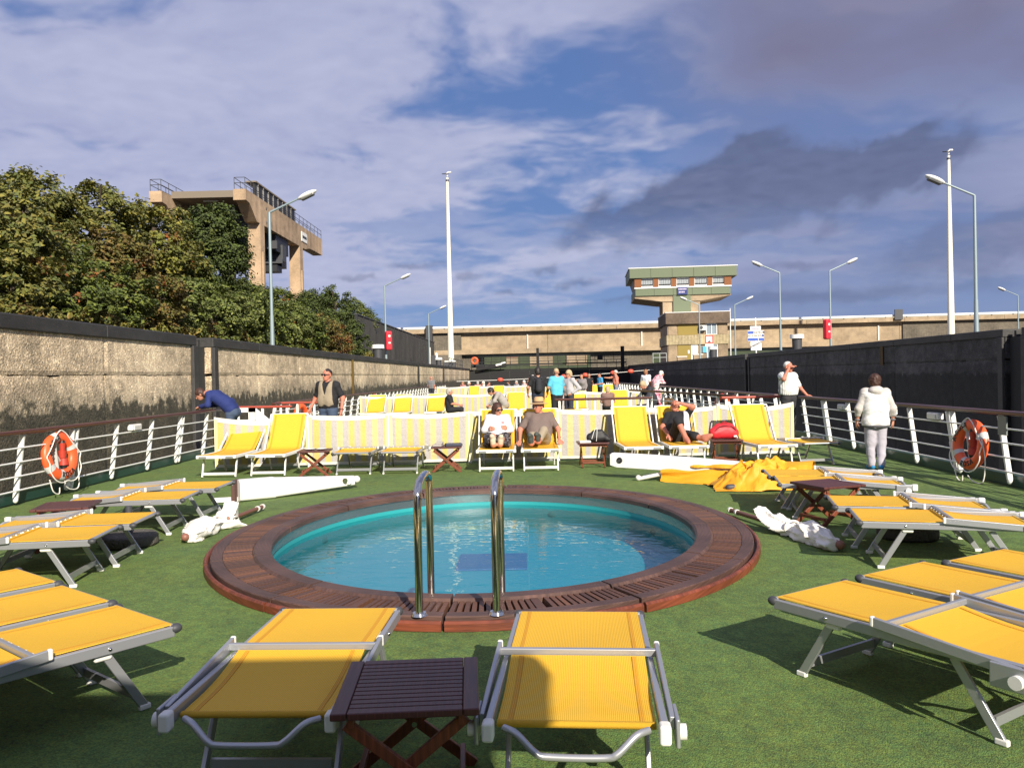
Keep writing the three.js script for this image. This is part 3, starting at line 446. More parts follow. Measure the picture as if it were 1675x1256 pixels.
// ---------------------------------------------------------------- signs on the quay
{
  const ls = await new FontLoader().loadAsync('fonts/droid/droid_sans_bold.typeface.json'); globalThis.FONT = ls;
}
const FONT = globalThis.FONT;
const words = (t, size, d = 0.01) => { const g = new TextGeometry(t, { font: FONT, size, depth: d, curveSegments: 3 }); g.computeBoundingBox(); g.translate(-(g.boundingBox.max.x + g.boundingBox.min.x) / 2, 0, 0); return g; };
{
  const s = thing('information_sign', 'blue and white information sign with three boards on a thin post', 'sign', [16.6, TOP, -59.4]);
  part('post', rod([0, 0, 0], [0, 2.6, -0.05], 0.05), mSignWhite, s);
  const b = part('main_board', box(1.16, 0.75, 0.04, 0, 1.3, 0), mSignWhite, s);
  part('blue_field', [box(0.4, 0.2, 0.012, -0.37, 1.545, 0.024), box(0.14, 0.18, 0.012, 0.5, 1.31, 0.024), box(0.72, 0.2, 0.012, -0.21, 1.055, 0.024), box(0.38, 0.2, 0.012, 0.38, 1.055, 0.024), box(0.06, 0.2, 0.012, 0.55, 1.545, 0.024)], mBlue, b);
  part('lettering', [words('CENTRUM', 0.13).translate(0.19, 1.48, 0.022), words('2013 05 024', 0.15).translate(-0.08, 1.24, 0.022)], mDarkGrey, b);
  const u = part('upper_board', box(0.76, 0.28, 0.04, -0.02, 1.86, 0), mSignWhite, s); part('lettering', box(0.52, 0.07, 0.012, -0.02, 1.82, 0.024), mat(0.3, 0.25, 0.35, 0.6), u);
  const l = part('lower_board', box(0.78, 0.62, 0.04, 0, 0.58, 0), mSignWhite, s); part('lettering', [0.78, 0.68, 0.58, 0.48, 0.4].map((y, i) => box(0.5 - (i % 2) * 0.08, 0.035, 0.012, 0, y, 0.024)), mat(0.35, 0.33, 0.32, 0.6), l);
  const p = thing('navigation_sign', 'square red-bordered sign with a black triangle in front of the tower', 'sign', [16.3, TOP, -73]);
  part('post', rod([0, 0, -0.04], [0, 2.0, -0.04], 0.04), mLampPole, p); part('board', box(0.7, 0.7, 0.03, 0, 1.65, 0), mSignWhite, p);
  part('border', [box(0.72, 0.1, 0.04, 0, 1.97, 0.005), box(0.72, 0.1, 0.04, 0, 1.33, 0.005), box(0.1, 0.54, 0.04, -0.31, 1.65, 0.005), box(0.1, 0.54, 0.04, 0.31, 1.65, 0.005)], mat(0.62, 0.05, 0.04, 0.5), p);
  part('emblem', at(prism([[-0.16, 0], [0.16, 0], [0, 0.17]], 0.02), 0, 1.4, 0.016), mBlack, p); part('plate', box(0.7, 0.22, 0.03, 0, 1.14, 0), mSignWhite, p);
}
// ---------------------------------------------------------------- lamps, masts, bollards, rescue boxes
function lamp(x, z, dir, label, lean = 0) {
  const o = thing('quay_lamp', label, 'lamp', [x, TOP, z], 0, 'quay lamps'), H = 4.95, A = 1.5, R = 0.68;
  part('pole', [rod([0, 0, 0], [0, 1.2, 0], 0.085, 0.07, 12), rod([0, 1.2, 0], [0, H, 0], 0.062, 0.05, 12)], mLampPole, o);
  part('arm', rod([0, H, 0], [dir * (A - 0.45), H + R * 0.68, 0], 0.042, 0.036, 8), mLampPole, o);
  const a = Math.atan2(R, A) * dir, hx = dir * (A - 0.1), hy = H + R * 0.9;
  const hd = part('lamp_head', at(new THREE.SphereGeometry(0.5, 16, 10).scale(0.78, 0.2, 0.34), hx, hy, 0, 0, 0, a), mLampHead, o); part('glass', at(rbox(0.52, 0.1, 0.22, 0.04), hx + dir * 0.02, hy - 0.07, 0, 0, 0, a), mat(0.12, 0.12, 0.12, 0.2), hd);
  return o;
}
lamp(-9.2, -30, 1, 'tall grey lamp in front of the concrete gantry'); lamp(-9.2, -54.7, 1, 'grey lamp with a red rescue box before the dark barrier wall'); lamp(-9.2, -79.6, 1, 'smallest grey lamp on the tan wall beside the white mast');
lamp(16.3, -30, -1, 'large grey lamp beside the white mast above the black wall'); lamp(16.2, -52.4, -1, 'grey lamp between the blue sign and the rescue box, head to the tower'); lamp(19.2, -52, 1, 'grey lamp carrying the red rescue box above the black wall'); lamp(16.1, -76, -1, 'grey lamp standing right in front of the control tower'); lamp(19.6, -77, 1, 'grey lamp just beside the control tower wall'); lamp(43.6, -73.5, -1, 'distant lamp at the far end of the bridge, right edge');
function mast(x, z, label) {
  const o = thing('signal_mast', label, 'mast', [x, TOP, z], 0, 'white masts');
  part('pole', rod([0, -0.2, 0], [0, 25.6, 0], 0.46, 0.19, 6), mMast, o); part('collar', cyl(0.22, 0.2, 0.25, 0, 25.2, 0, 12), mDarkGrey, o); part('ring', at(new THREE.TorusGeometry(0.42, 0.05, 6, 18).rotateX(PI / 2 + 0.2), -0.25, 26.1, 0), mDarkGrey, o); part('lamp', [cyl(0.12, 0.16, 0.5, 0, 26, 0, 10), rbox(0.5, 0.2, 0.25, 0.05, 0.3, 26.3, 0)], mLampHead, o);
}
mast(-9.9, -111, 'tall white tapered mast rising left of the bridge centre'); mast(54.4, -106, 'tall white tapered mast above the black wall');
for (const [x, z, lab] of [[-9.3, -52.2, 'white-topped bollard beside the lamp on the tan wall'], [16.6, -50.5, 'white-topped bollard beside the red box on the black wall'], [16.4, -72, 'white-topped bollard below the red-bordered sign'], [-9.4, -90, 'small bollard near the foot of the white mast']]) { const b = thing('bollard', lab, 'bollard', [x, TOP, z], 0, 'bollards'); part('body', cyl(0.28, 0.3, 0.72, 0, 0.36, 0, 18), mDarkGrey, b); part('cap', cyl(0.42, 0.4, 0.24, 0, 0.84, 0, 18), mBollardTop, b); }
for (const [x, z, lab] of [[-8.95, -54.3, 'red rescue box on the lamp before the dark barrier wall'], [18.9, -51.8, 'red rescue box on the lamp above the black wall']]) { const b = thing('rescue_box', lab, 'box', [x, TOP + 0.75, z], 0.5); part('body', rbox(0.42, 1.25, 0.36, 0.1, 0, 0.55, 0), mRed, b); part('emblem', [box(0.14, 0.14, 0.02, 0, 0.85, 0.18), box(0.14, 0.1, 0.02, 0, 0.4, 0.18)], mSignWhite, b); }
{ // dark panelled barrier wall
  const w = thing('barrier_wall', 'dark grey panelled barrier wall along the quay behind the bushes', 'wall', [-12, TOP, 0]), m = [0.105, 0.12, 0.135, 0.115].map(v => mat(v, v * 0.98, v * 0.95, 0.8, 0, { map: concreteMap }));
  for (let k = 0; k < 21; k++) { const z = -60 - k * 2.4; part('panel', metric(box(0.12, 3.4, 2.28, 0, 1.7, z)), m[k % 4], w); part('post', box(0.2, 3.5, 0.12, 0.03, 1.75, z + 1.2), mBlack, w); }
  part('cap', box(0.24, 0.08, 50.6, 0, 3.46, -84), mDarkGrey, w);
  const f = thing('quay_railing', 'thin steel railing at the end of the tan lock wall', 'railing', [-9.0, TOP, 0]); for (let k = 0; k < 8; k++) part('post', rod([0, 0, -98 - k * 3], [0, 1.1, -98 - k * 3], 0.04), mDarkGrey, f); for (const y of [0.5, 1.1]) part('rail', rod([0, y, -98], [0, y, -119], 0.035), mDarkGrey, f);
  const hut = thing('gate_control_post', 'small white control post at the foot of the left mast', 'control post', [-10.4, TOP, -104]); part('post', [rbox(0.3, 2.6, 0.3, 0.05, -1.6, 1.3, 0), rbox(0.25, 1.9, 0.25, 0.05, -0.6, 0.95, 0, 0, 0, 0.15)], mSignWhite, hut); part('cabinet', [rbox(1.6, 0.7, 0.8, 0.08, 0.9, 0.35, 0), rbox(0.6, 1.6, 0.5, 0.05, -1.1, 0.8, 0)], mDarkGrey, hut); part('cover', rbox(1.4, 0.16, 0.9, 0.05, 1.0, 0.78, 0), mSignWhite, hut);
}
// ---------------------------------------------------------------- concrete gantry behind the trees
{
  const c = mat(0.84, 0.63, 0.44, 0.9, 0, { map: concreteFar }), g = thing('gantry_crane', 'tan concrete gantry with railed beams and a dark crane trolley above the trees', 'gantry');
  const beam = (X, w) => { // side outline in (forward distance, height)
    const pts = [[83.5, 21.2], [115, 21.2], [115, 19.0], [110.5, 19.0], [108, 18.9], [106, 18.5], [86.8, 18.5], [84.6, 20.0], [83.5, 20.1]].map(([z, y]) => [-z, y]);
    const s = prism(pts.reverse(), w); s.rotateY(-PI / 2); s.translate(X + w / 2, 0, 0); return metric(s); };
  // prism lies in x-y and is turned so that its x runs along -z
  for (const X of [-28.6, -37.2]) {
    part('beam', beam(X, 1.3).scale(1, 1, 1), c, g);
    for (const z of [-88.5, -104]) part('column', metric([box(1.35, 16.2, 1.4, X, 10.4, z), box(0.25, 13, 0.4, X + 0.75, 9, z + 0.2)]), c, g);
    const rail = []; for (const y of [21.85, 22.4]) rail.push(rod([X - 0.55, y, -83.6], [X - 0.55, y, -115], 0.035, 0.035, 5), rod([X + 0.55, y, -83.6], [X + 0.55, y, -115], 0.035, 0.035, 5), rod([X - 0.55, y, -83.6], [X + 0.55, y, -83.6], 0.035, 0.035, 5)); part('rail', rail, mDarkGrey, g);
    for (let k = 0; k < 18; k++) part('rail_post', [rod([X + 0.55, 21.2, -83.6 - k * 1.84], [X + 0.55, 22.4, -83.6 - k * 1.84], 0.035, 0.035, 5), rod([X - 0.55, 21.2, -83.6 - k * 1.84], [X - 0.55, 22.4, -83.6 - k * 1.84], 0.035, 0.035, 5)], mDarkGrey, g);
  }
  const tr = part('trolley_roof', metric([box(7.2, 0.7, 17, -33, 21.3, -94.4), box(1.2, 0.15, 16, -29.9, 23.75, -99)]), mat(0.2, 0.165, 0.125, 0.9), g);
  part('trolley_wall', metric([box(0.3, 3.2, 15.6, -29.6, 22.1, -99)]), mBlack, tr);
  part('window_row', [...Array(8)].map((_, k) => box(0.1, 1.6, 0.18, -29.4, 22.9, -92 - k * 1.85)), mat(0.25, 0.24, 0.22, 0.5), tr);
  const lat = []; for (let k = 0; k < 9; k++) { const x = -36.4 + k * 0.95; lat.push(rod([x, 18.9, -90], [x + 0.95, 20.6, -90], 0.06, 0.06, 5), rod([x, 20.6, -90], [x + 0.95, 18.9, -90], 0.06, 0.06, 5)); } lat.push(box(9.2, 0.16, 0.16, -32.6, 20.7, -90), box(9.2, 0.16, 0.16, -32.6, 18.85, -90), box(9.2, 0.9, 0.3, -32.6, 17.2, -94), box(9.2, 0.5, 0.3, -32.6, 15.6, -96), box(9.2, 1.2, 0.4, -32.6, 19.6, -92));
  part('trolley_truss', lat, mDarkGrey, tr); part('machinery', [box(8.6, 3.2, 5, -32.6, 18.2, -97), box(7, 2, 4, -32.2, 16.2, -98), box(2.2, 1.5, 2, -29.8, 15.2, -97)], mBlack, tr);
  const cab = part('operator_cab', [box(1.3, 1.9, 1.4, -28.7, 16.6, -97), box(1.2, 1.6, 1.2, -29, 18.2, -97)], mDarkGrey, g); part('pane', box(0.9, 0.9, 0.05, -28.7, 16.8, -96.27), mGlass, cab);
  part('nameplate', box(0.08, 1.2, 2.6, -27.9, 19.9, -105.4), mSignWhite, g); part('lettering', box(0.03, 0.3, 1.9, -27.84, 19.9, -105.4), mDarkGrey, g); part('floodlight', box(1.6, 0.14, 0.3, -33, 20.9, -87.4), mLampHead, g);
}

// ================================================================ the wooded bank
const bankY = (x, z) => TOP - 0.02 + min(4.6, 0.36 * max(0, -x - 11.2) * sstep(-62, -50, z)) + 0.35 * sstep(-11.2, -13, x) * (fbm(x * 0.4 + 20, z * 0.4 + 60, 256, 3, 3) - 0.3);
{
  const g = grid(60, 120, (u, v) => { const x = mix(-10.6, -75, u * u * 0.6 + u * 0.4), z = mix(30, -130, v); return [x, bankY(x, z), z]; });
  struct('embankment', metric(g), mat(0.055, 0.05, 0.026, 0.95, 0, { map: concreteMap, bumpMap: roughBump, bumpScale: 0.08 }));
}
const mLeaf = new THREE.MeshPhysicalMaterial({ color: 0xffffff, vertexColors: true, roughness: 0.75, transmission: 0.3, thickness: 0, side: THREE.DoubleSide, specularIntensity: 0.5 }), mBark = mat(0.075, 0.055, 0.04, 0.9, 0, { bumpMap: roughBump, bumpScale: 0.02 });
const GREENS = { olive: [[0.15, 0.15, 0.03], [0.115, 0.13, 0.03], [0.19, 0.17, 0.035], [0.09, 0.11, 0.025]], green: [[0.10, 0.13, 0.02], [0.075, 0.105, 0.018], [0.13, 0.155, 0.025], [0.09, 0.115, 0.022]], dark: [[0.06, 0.085, 0.017], [0.075, 0.105, 0.02], [0.05, 0.07, 0.016], [0.10, 0.12, 0.022]], light: [[0.14, 0.17, 0.035], [0.11, 0.14, 0.03], [0.18, 0.2, 0.055], [0.09, 0.115, 0.025]], rust: [[0.15, 0.125, 0.03], [0.13, 0.12, 0.025], [0.16, 0.105, 0.028], [0.11, 0.12, 0.025]], yellow: [[0.22, 0.195, 0.035], [0.165, 0.165, 0.03], [0.13, 0.145, 0.028], [0.23, 0.175, 0.04]] };
const AUTUMN = [[0.22, 0.07, 0.018], [0.16, 0.075, 0.022], [0.2, 0.13, 0.03]];
// leaves spread through clumps inside an uneven ellipsoid; each leaf a folded blade
function crown(seed, rx, ry, rz, n, leaf, pal, autumn = 0.03, low = -0.75) {
  const r = rng(seed), pos = [], nor = [], col = [], clumps = [], gs = () => (r() + r() + r() - 1.5) * 0.82;
  const nc = max(16, floor(n / 95));
  for (let k = 0; k < nc; k++) {
    let x, y, z, q; do { x = r() * 2 - 1; y = r() * 2 - 1; z = r() * 2 - 1; q = hypot(x, y, z); } while (q > 1 || q < 0.35 || y < low);
    const s = mix(0.82, 1.14, fbm(x * 2.2 + seed, y * 2.2 + z * 1.7 + 9, 256, 3, seed % 7)), e = Math.pow(q, 0.55) / q * s;
    clumps.push([x * rx * e, y * ry * e, z * rz * e, mix(0.55, 1.25, r()), r(), r() < autumn]);
  }
  const A = V(0, 0, 0), B = V(0, 0, 0), Cc = V(0, 0, 0), sp = Math.cbrt(rx * ry * rz) * 0.21;
  for (let i = 0; i < n; i++) {
    const c = clumps[floor(r() * nc)], px = c[0] + gs() * sp * c[3] * 1.15, py = c[1] + gs() * sp * c[3] * 0.8, pz = c[2] + gs() * sp * c[3] * 1.15;
    A.set(r() - 0.5, r() - 0.5, r() - 0.5).normalize(); B.set(px / rx * 0.5 + r() - 0.5, 0.75 + (r() - 0.5) * 1.3, pz / rz * 0.5 + r() - 0.5).normalize(); Cc.crossVectors(A, B).normalize(); A.crossVectors(B, Cc);
    const L = leaf * mix(0.65, 1.35, r()), w = L * mix(0.26, 0.36, r()), f = w * 0.35;
    const p0 = [px - A.x * L / 2, py - A.y * L / 2, pz - A.z * L / 2], p1 = [px + A.x * L / 2, py + A.y * L / 2 - L * 0.12, pz + A.z * L / 2], q0 = [px + Cc.x * w + B.x * f, py + Cc.y * w + B.y * f, pz + Cc.z * w + B.z * f], q1 = [px - Cc.x * w + B.x * f, py - Cc.y * w + B.y * f, pz - Cc.z * w + B.z * f];
    pos.push(...p0, ...q0, ...p1, ...p0, ...p1, ...q1); for (let k = 0; k < 6; k++) nor.push(B.x, B.y, B.z);
    const src = c[5] && r() < 0.7 ? AUTUMN[floor(r() * 3)] : pal[floor((c[4] * 0.5 + r() * 0.5) * pal.length) % pal.length], v = mix(0.85, 1.6, r());
    for (let k = 0; k < 6; k++) col.push(src[0] * v, src[1] * v, src[2] * v);
  }
  const g = new THREE.BufferGeometry(); g.setAttribute('position', new THREE.Float32BufferAttribute(pos, 3)); g.setAttribute('normal', new THREE.Float32BufferAttribute(nor, 3)); g.setAttribute('color', new THREE.Float32BufferAttribute(col, 3)); return g;
}
function trunkGeo(seed, h, r0, reach, limbs) {
  const r = rng(seed), out = [pipe([[0, -0.6, 0], [0.05, h * 0.35, 0.04], [-0.06 + r() * 0.1, h * 0.7, 0], [r() * 0.2, h, r() * 0.2]], r0 * 0.62, 10, 7), rod([0, -0.6, 0], [0.04, h * 0.4, 0.03], r0, r0 * 0.7, 8)];
  for (let k = 0; k < limbs; k++) { const a = k / limbs * 2 * PI + r(), y = h * (0.3 + 0.55 * r()), q = reach * (0.5 + 0.5 * r()); out.push(pipe([[0, y, 0], [cos(a) * q * 0.4, y + h * 0.12, sin(a) * q * 0.4], [cos(a) * q, y + h * (0.2 + 0.25 * r()), sin(a) * q]], r0 * 0.3, 8, 5)); }
  return mg(out);
}
// forward distance, sideways, top height, half width, palette, label
let treeSeed = 100;
function tree(name, x, z, top, hw, pal, label, category, o = {}) {
  const y0 = bankY(x, z), h = top - y0, big = h > 3.2, t = thing(name, label, category, [x, y0, z], 0, o.group ?? (big ? 'trees on the bank' : 'shrubs on the bank'));
  const ry = big ? h * 0.42 : h * 0.52, n = o.n ?? floor(clamp(hw * hw * 1700 + ry * hw * 2700, 4500, 24000)), seed = treeSeed++;
  part('trunk', trunkGeo(seed, big ? h * 0.8 : h * 0.6, big ? 0.05 + hw * 0.055 : 0.05, hw * 0.8, big ? 9 : 5), mBark, t);
  part('crown', crown(seed, hw, ry, hw * 0.9, n, o.leaf ?? 0.14, GREENS[pal], (o.autumn ?? 0.04) * 0.4).translate(0, h - ry * 0.98, 0), mLeaf, t);
}
// tall trees of the bank
tree('deciduous_tree', -17.6, -24, 8.3, 1.9, 'yellow', 'yellowing tree at the very left edge of the bank', 'tree', { autumn: 0.06 });
tree('deciduous_tree', -15.2, -25, 8.3, 1.6, 'olive', 'tall olive-green tree with two upright tips on the bank', 'tree', { autumn: 0.03 });
tree('deciduous_tree', -13.7, -26.5, 8.1, 1.5, 'olive', 'olive tree just right of the two-tipped one', 'tree', { autumn: 0.05 });
tree('deciduous_tree', -12.8, -28.2, 7.9, 1.45, 'yellow', 'yellow-green tree below the far gantry beam', 'tree', { autumn: 0.08 });
tree('deciduous_tree', -12.8, -30, 7.9, 1.2, 'olive', 'narrow olive tree beside the dark rounded one', 'tree', { autumn: 0.1 });
tree('deciduous_tree', -12.9, -34, 9.0, 1.5, 'dark', 'dark green rounded tree in front of the gantry columns', 'tree', { autumn: 0.0, n: 26000 });
tree('deciduous_tree', -16.8, -27, 8.2, 1.9, 'olive', 'reddish-twigged olive tree behind the two-tipped one', 'tree', { autumn: 0.22 });
tree('deciduous_tree', -20.2, -27.5, 8.9, 2.1, 'yellow', 'yellow-green tree rising behind the leftmost tree', 'tree', { autumn: 0.12 });
tree('deciduous_tree', -14.6, -20.8, 6.6, 1.7, 'rust', 'brownish thinning tree in the middle of the bank', 'tree', { autumn: 0.16 });
tree('deciduous_tree', -12.6, -20.2, 6.2, 1.4, 'olive', 'mid-height olive tree above the wall panel joint', 'tree', { autumn: 0.12 });
tree('deciduous_tree', -12.4, -24.5, 6.3, 1.4, 'rust', 'rust-tinged tree left of the dark rounded one', 'tree', { autumn: 0.22 });
tree('deciduous_tree', -15.2, -17.6, 5.9, 1.5, 'green', 'green bushy tree near the left edge above the coping', 'tree', { autumn: 0.05 });
tree('deciduous_tree', -15.6, -61, 8.3, 2.1, 'dark', 'dark tree behind the high end of the barrier wall', 'tree', { autumn: 0 }); tree('deciduous_tree', -13.9, -60.5, 8.5, 1.7, 'dark', 'broad dark tree at the top end of the barrier wall', 'tree', { autumn: 0 }); tree('deciduous_tree', -13.6, -66, 8.0, 1.6, 'light', 'pale green tree peeping over the barrier wall', 'tree', { autumn: 0 }); tree('deciduous_tree', -19, -96, 9.3, 2.6, 'dark', 'small far treetop above the end of the barrier wall', 'tree', { autumn: 0 });
tree('deciduous_tree', -22, -62, 9.5, 2.8, 'dark', 'dark treetop between the gantry columns', 'tree', { autumn: 0 });
// shrubs in front
const shrubs = [
  [-13.6, -15.4, 4.9, 1.5, 'green', 'leafy green shrub above the left end of the coping'], [-11.9, -16.6, 4.5, 1.2, 'yellow', 'yellow-green shrub above the first coping joint'], [-11.7, -18.6, 4.9, 1.2, 'olive', 'olive shrub behind the coping near the slot'], [-11.6, -20.8, 4.7, 1.1, 'green', 'green shrub directly above the wall slot'],
  [-11.6, -23, 5.1, 1.25, 'green', 'green shrub just past the wall slot'], [-11.5, -25.2, 5.2, 1.2, 'rust', 'rust-brown shrub past the wall slot'], [-11.6, -27.4, 5.2, 1.3, 'light', 'pale-leaved shrub left of the tall lamp'], [-11.4, -30, 5.3, 1.25, 'light', 'light green shrub around the tall lamp pole'], [-11.3, -32.6, 5.3, 1.3, 'light', 'light green shrub at the foot of the gantry column'],
  [-11.5, -35.6, 5.6, 1.4, 'green', 'green shrub between the gantry columns'], [-11.3, -38.6, 5.4, 1.3, 'light', 'light shrub under the far gantry column'], [-11.2, -41.6, 5.3, 1.25, 'green', 'green shrub right of the gantry'], [-11.3, -45, 5.2, 1.4, 'rust', 'brown autumn shrub with bare twigs'], [-11.2, -48.4, 4.9, 1.3, 'rust', 'low rusty shrub next to the barrier wall'], [-11.1, -52, 5.4, 1.25, 'dark', 'dark shrub covering the start of the barrier wall'], [-12.9, -44, 6.6, 1.5, 'green', 'taller green shrub behind the brown one'],
  [-13.3, -39, 6.5, 1.5, 'green', 'rounded green shrub behind the gantry foot'], [-13.2, -22.4, 6.0, 1.4, 'green', 'green thicket tree behind the slot shrubs'], [-15.8, -20, 7.0, 1.6, 'olive', 'olive thicket left of the thinning tree'], [-13.0, -30.5, 6.4, 1.5, 'green', 'green thicket below the dark rounded tree'], [-12.4, -14.2, 4.1, 1.2, 'olive', 'low shrub at the left frame edge on the coping'], [-13.8, -18, 5.9, 1.4, 'yellow', 'yellowish thicket below the olive trees'],
];
for (const [x, z, top, hw, pal, lab] of shrubs) tree('shrub', x, z, top, hw, pal, lab, 'shrub', { leaf: 0.125, autumn: pal === 'rust' ? 0.25 : 0.04 });
{ // ground cover and ivy filling the bank between the shrubs
  const r = rng(41), leafG = new THREE.BufferGeometry(); leafG.setAttribute('position', new THREE.Float32BufferAttribute([-0.5, 0, 0, 0, 0.12, 0.32, 0.5, -0.1, 0, -0.5, 0, 0, 0.5, -0.1, 0, 0, 0.12, -0.32], 3)); leafG.computeVertexNormals();
  const N = 70000, m = new THREE.InstancedMesh(leafG, new THREE.MeshStandardMaterial({ color: 0xffffff, roughness: 0.8, side: THREE.DoubleSide }), N), M4 = new THREE.Matrix4(), q = new THREE.Quaternion(), e = new THREE.Euler(), pals = [...GREENS.olive, ...GREENS.green, ...GREENS.rust, ...GREENS.yellow];
  for (let i = 0; i < N; i++) { const z = mix(-8, -60, Math.pow(r(), 1.3)), x = mix(-10.75, -21, Math.pow(r(), 1.5)), hh = 1.15 * fbm(x * 0.9 + 5, z * 0.9 + 80, 256, 3, 6), k = r(); e.set((r() - 0.5) * 2, r() * 6.3, (r() - 0.5) * 2); const s = mix(0.1, 0.2, r()); M4.compose(V(x, bankY(x, z) + hh * Math.pow(k, 0.6), z), q.setFromEuler(e), V(s, s, s)); m.setMatrixAt(i, M4); const c = pals[floor(fbm(x * 0.7, z * 0.7 + 90, 256, 2, 4) * 1.4 * pals.length + r() * 4) % pals.length], v = mix(0.6, 1.2, r()); m.setColorAt(i, lin(c[0] * v, c[1] * v, c[2] * v)); }
  m.name = 'undergrowth'; m.castShadow = m.receiveShadow = true; m.userData = { kind: 'stuff', label: 'mixed green and brown undergrowth covering the bank', category: 'undergrowth' }; scene.add(m);
}

// ================================================================ ship railings
const lean = 0.135; // the stanchions lean inboard
function railing(label, X, z0, z1, step, doubles, o = {}) {
  const w = thing('ship_railing', label, 'railing', [X, 0, 0]), s = X < 0 ? 1 : -1, H = 1.0, far = o.far; // s: inboard direction
  const n = Math.round((z0 - z1) / step), px = y => s * lean * y;
  const post = at(prism([[-0.055, 0], [0.055, 0], [0.05, 1.0], [-0.05, 1.0]], 0.022), 0, 0, -0.011);
  for (let k = 0; k <= n; k++) {
    const z = z0 - k * step, pair = doubles(k) ? [-0.06, 0.06] : [0];
    for (const d of pair) {
      const sh = far ? box(0.09, 1.02, 0.03, px(0.5), 0.51, z + d, 0, 0, -s * Math.atan(lean)) : mg([rbox(0.075, 0.9, 0.045, 0.012, px(0.55), 0.55, z + d, 0, 0, -s * Math.atan(lean)), at(new THREE.SphereGeometry(0.042, 10, 8).scale(0.9, 1.3, 0.9), px(0.09), 0.09, z + d)]);
      const p = part('stanchion', sh, mWhite, w); if (!far) part('bracket', rod([px(0.95), 0.95, z + d], [px(1.02), 1.01, z + d], 0.02), mWhite, p);
    }
  }
  for (const y of [0.22, 0.42, 0.62, 0.82]) part('rail', rod([px(y) + s * 0.046, y, z0 + 0.1], [px(y) + s * 0.046, y, z1 - 0.1], far ? 0.014 : 0.0125, undefined, 8), mWhite, w);
  part('handrail', metric(rbox(0.13, 0.06, z0 - z1 + 0.3, 0.022, px(1.02), 1.035, (z0 + z1) / 2)), mRailWood, w);
  return w;
}
railing('white ship railing with a wooden handrail beside the left lock wall', -7.2, 2, -18.9, 1.345, k => k % 3 === 2);
railing('white ship railing with a wooden handrail before the black wall', 6.66, 2, -19.52, 1.345, k => k % 4 === 3);
railing('far white railing running forward along the tan wall', -7.15, -23, -73, 1.3, () => false, { far: true });
railing('far white railing running forward along the black wall', 6.6, -21.5, -66, 1.3, () => false, { far: true });
for (const [x, z, s, lab] of [[-7.03, -14.7, 1, 'white deck light box under the left handrail'], [6.5, -17.0, -1, 'white deck light box near the man shading his eyes'], [6.5, -13.2, -1, 'white deck light box right of the woman in the jacket'], [6.5, -14.8, -1, 'white deck light box beside the elbow of the woman in the jacket']]) { const b = thing('deck_light', lab, 'light'); part('housing', rbox(0.1, 0.11, 0.36, 0.02, x, 0.9, z), mPlastic, b); part('diffuser', box(0.02, 0.07, 0.26, x + s * 0.058, 0.89, z), mReflector, b); }
function crossRail(label, x0, x1, z, posts, wood, extra) {
  const w = thing('stair_railing', label, 'railing'); part('handrail', metric(rbox(x1 - x0, 0.06, 0.11, 0.02, (x0 + x1) / 2, 1.04, z)), wood, w);
  for (let k = 0; k < posts; k++) part('post', rbox(0.06, 1.0, 0.06, 0.012, mix(x0 + 0.12, x1 - 0.12, k / (posts - 1)), 0.51, z), mWhite, w);
  for (const y of [0.35, 0.72]) part('rail', rod([x0, y, z], [x1, y, z], 0.014), mWhite, w);
}
crossRail('white stair railing with a brown handrail beside the blue-shirted man', 0.75, 3.25, -21.2, 6, mRailWood); crossRail('short red handrail across the gap at the left rail', -7.2, -5.75, -20.2, 3, mRailRed); crossRail('short red handrail behind the man shading his eyes', 4.75, 6.3, -20.1, 3, mRailRed);
crossRail('short railing ahead of the gap beside the vested man', -7.1, -5.9, -23.4, 3, mRailRed); 
{ const w = thing('stair_railing', 'slanting double railing leading from the far right rail to the stair', 'railing'); part('handrail', metric(bar([3.5, 1.12, -27.5], [5.2, 1.06, -20.6], 0.1, 0.06)), mRailWood, w); for (let k = 0; k < 9; k++) { const t = k / 8; part('post', rbox(0.07, 1.02, 0.06, 0.012, mix(3.5, 5.2, t), 0.54, mix(-27.5, -20.6, t)), mWhite, w); } for (const y of [0.3, 0.55, 0.8]) part('rail', rod([3.5, y + 0.05, -27.5], [5.2, y, -20.6], 0.014), mWhite, w); }
{ const b = thing('deck_box', 'white metal deck fitting with a square opening behind the leaning man', 'fitting', [-6.7, 0, -19.4]); part('body', [box(0.6, 0.1, 0.12, 0, 1.0, 0), box(0.6, 0.14, 0.12, 0, 0.68, 0), box(0.14, 0.42, 0.12, -0.27, 0.84, 0), box(0.14, 0.42, 0.12, 0.23, 0.84, 0), box(0.5, 0.7, 0.1, 0, 0.3, 0)], mWhite, b); part('wing', at(prism([[0.32, 0], [1.5, 0], [0.32, 1.02]], 0.04), 0, 0.02, -0.02), mWhite, b); }
{ const y = thing('yellow_case', 'small yellow case hung on the stair railing', 'case', [1.15, 0, -21.08]); part('body', rbox(0.55, 0.34, 0.06, 0.02, 0, 0.62, 0), mYellow, y); part('handle', pipe([[-0.1, 0.79, 0], [0, 0.86, 0], [0.1, 0.79, 0]], 0.014, 12, 6), mBlack, y); }

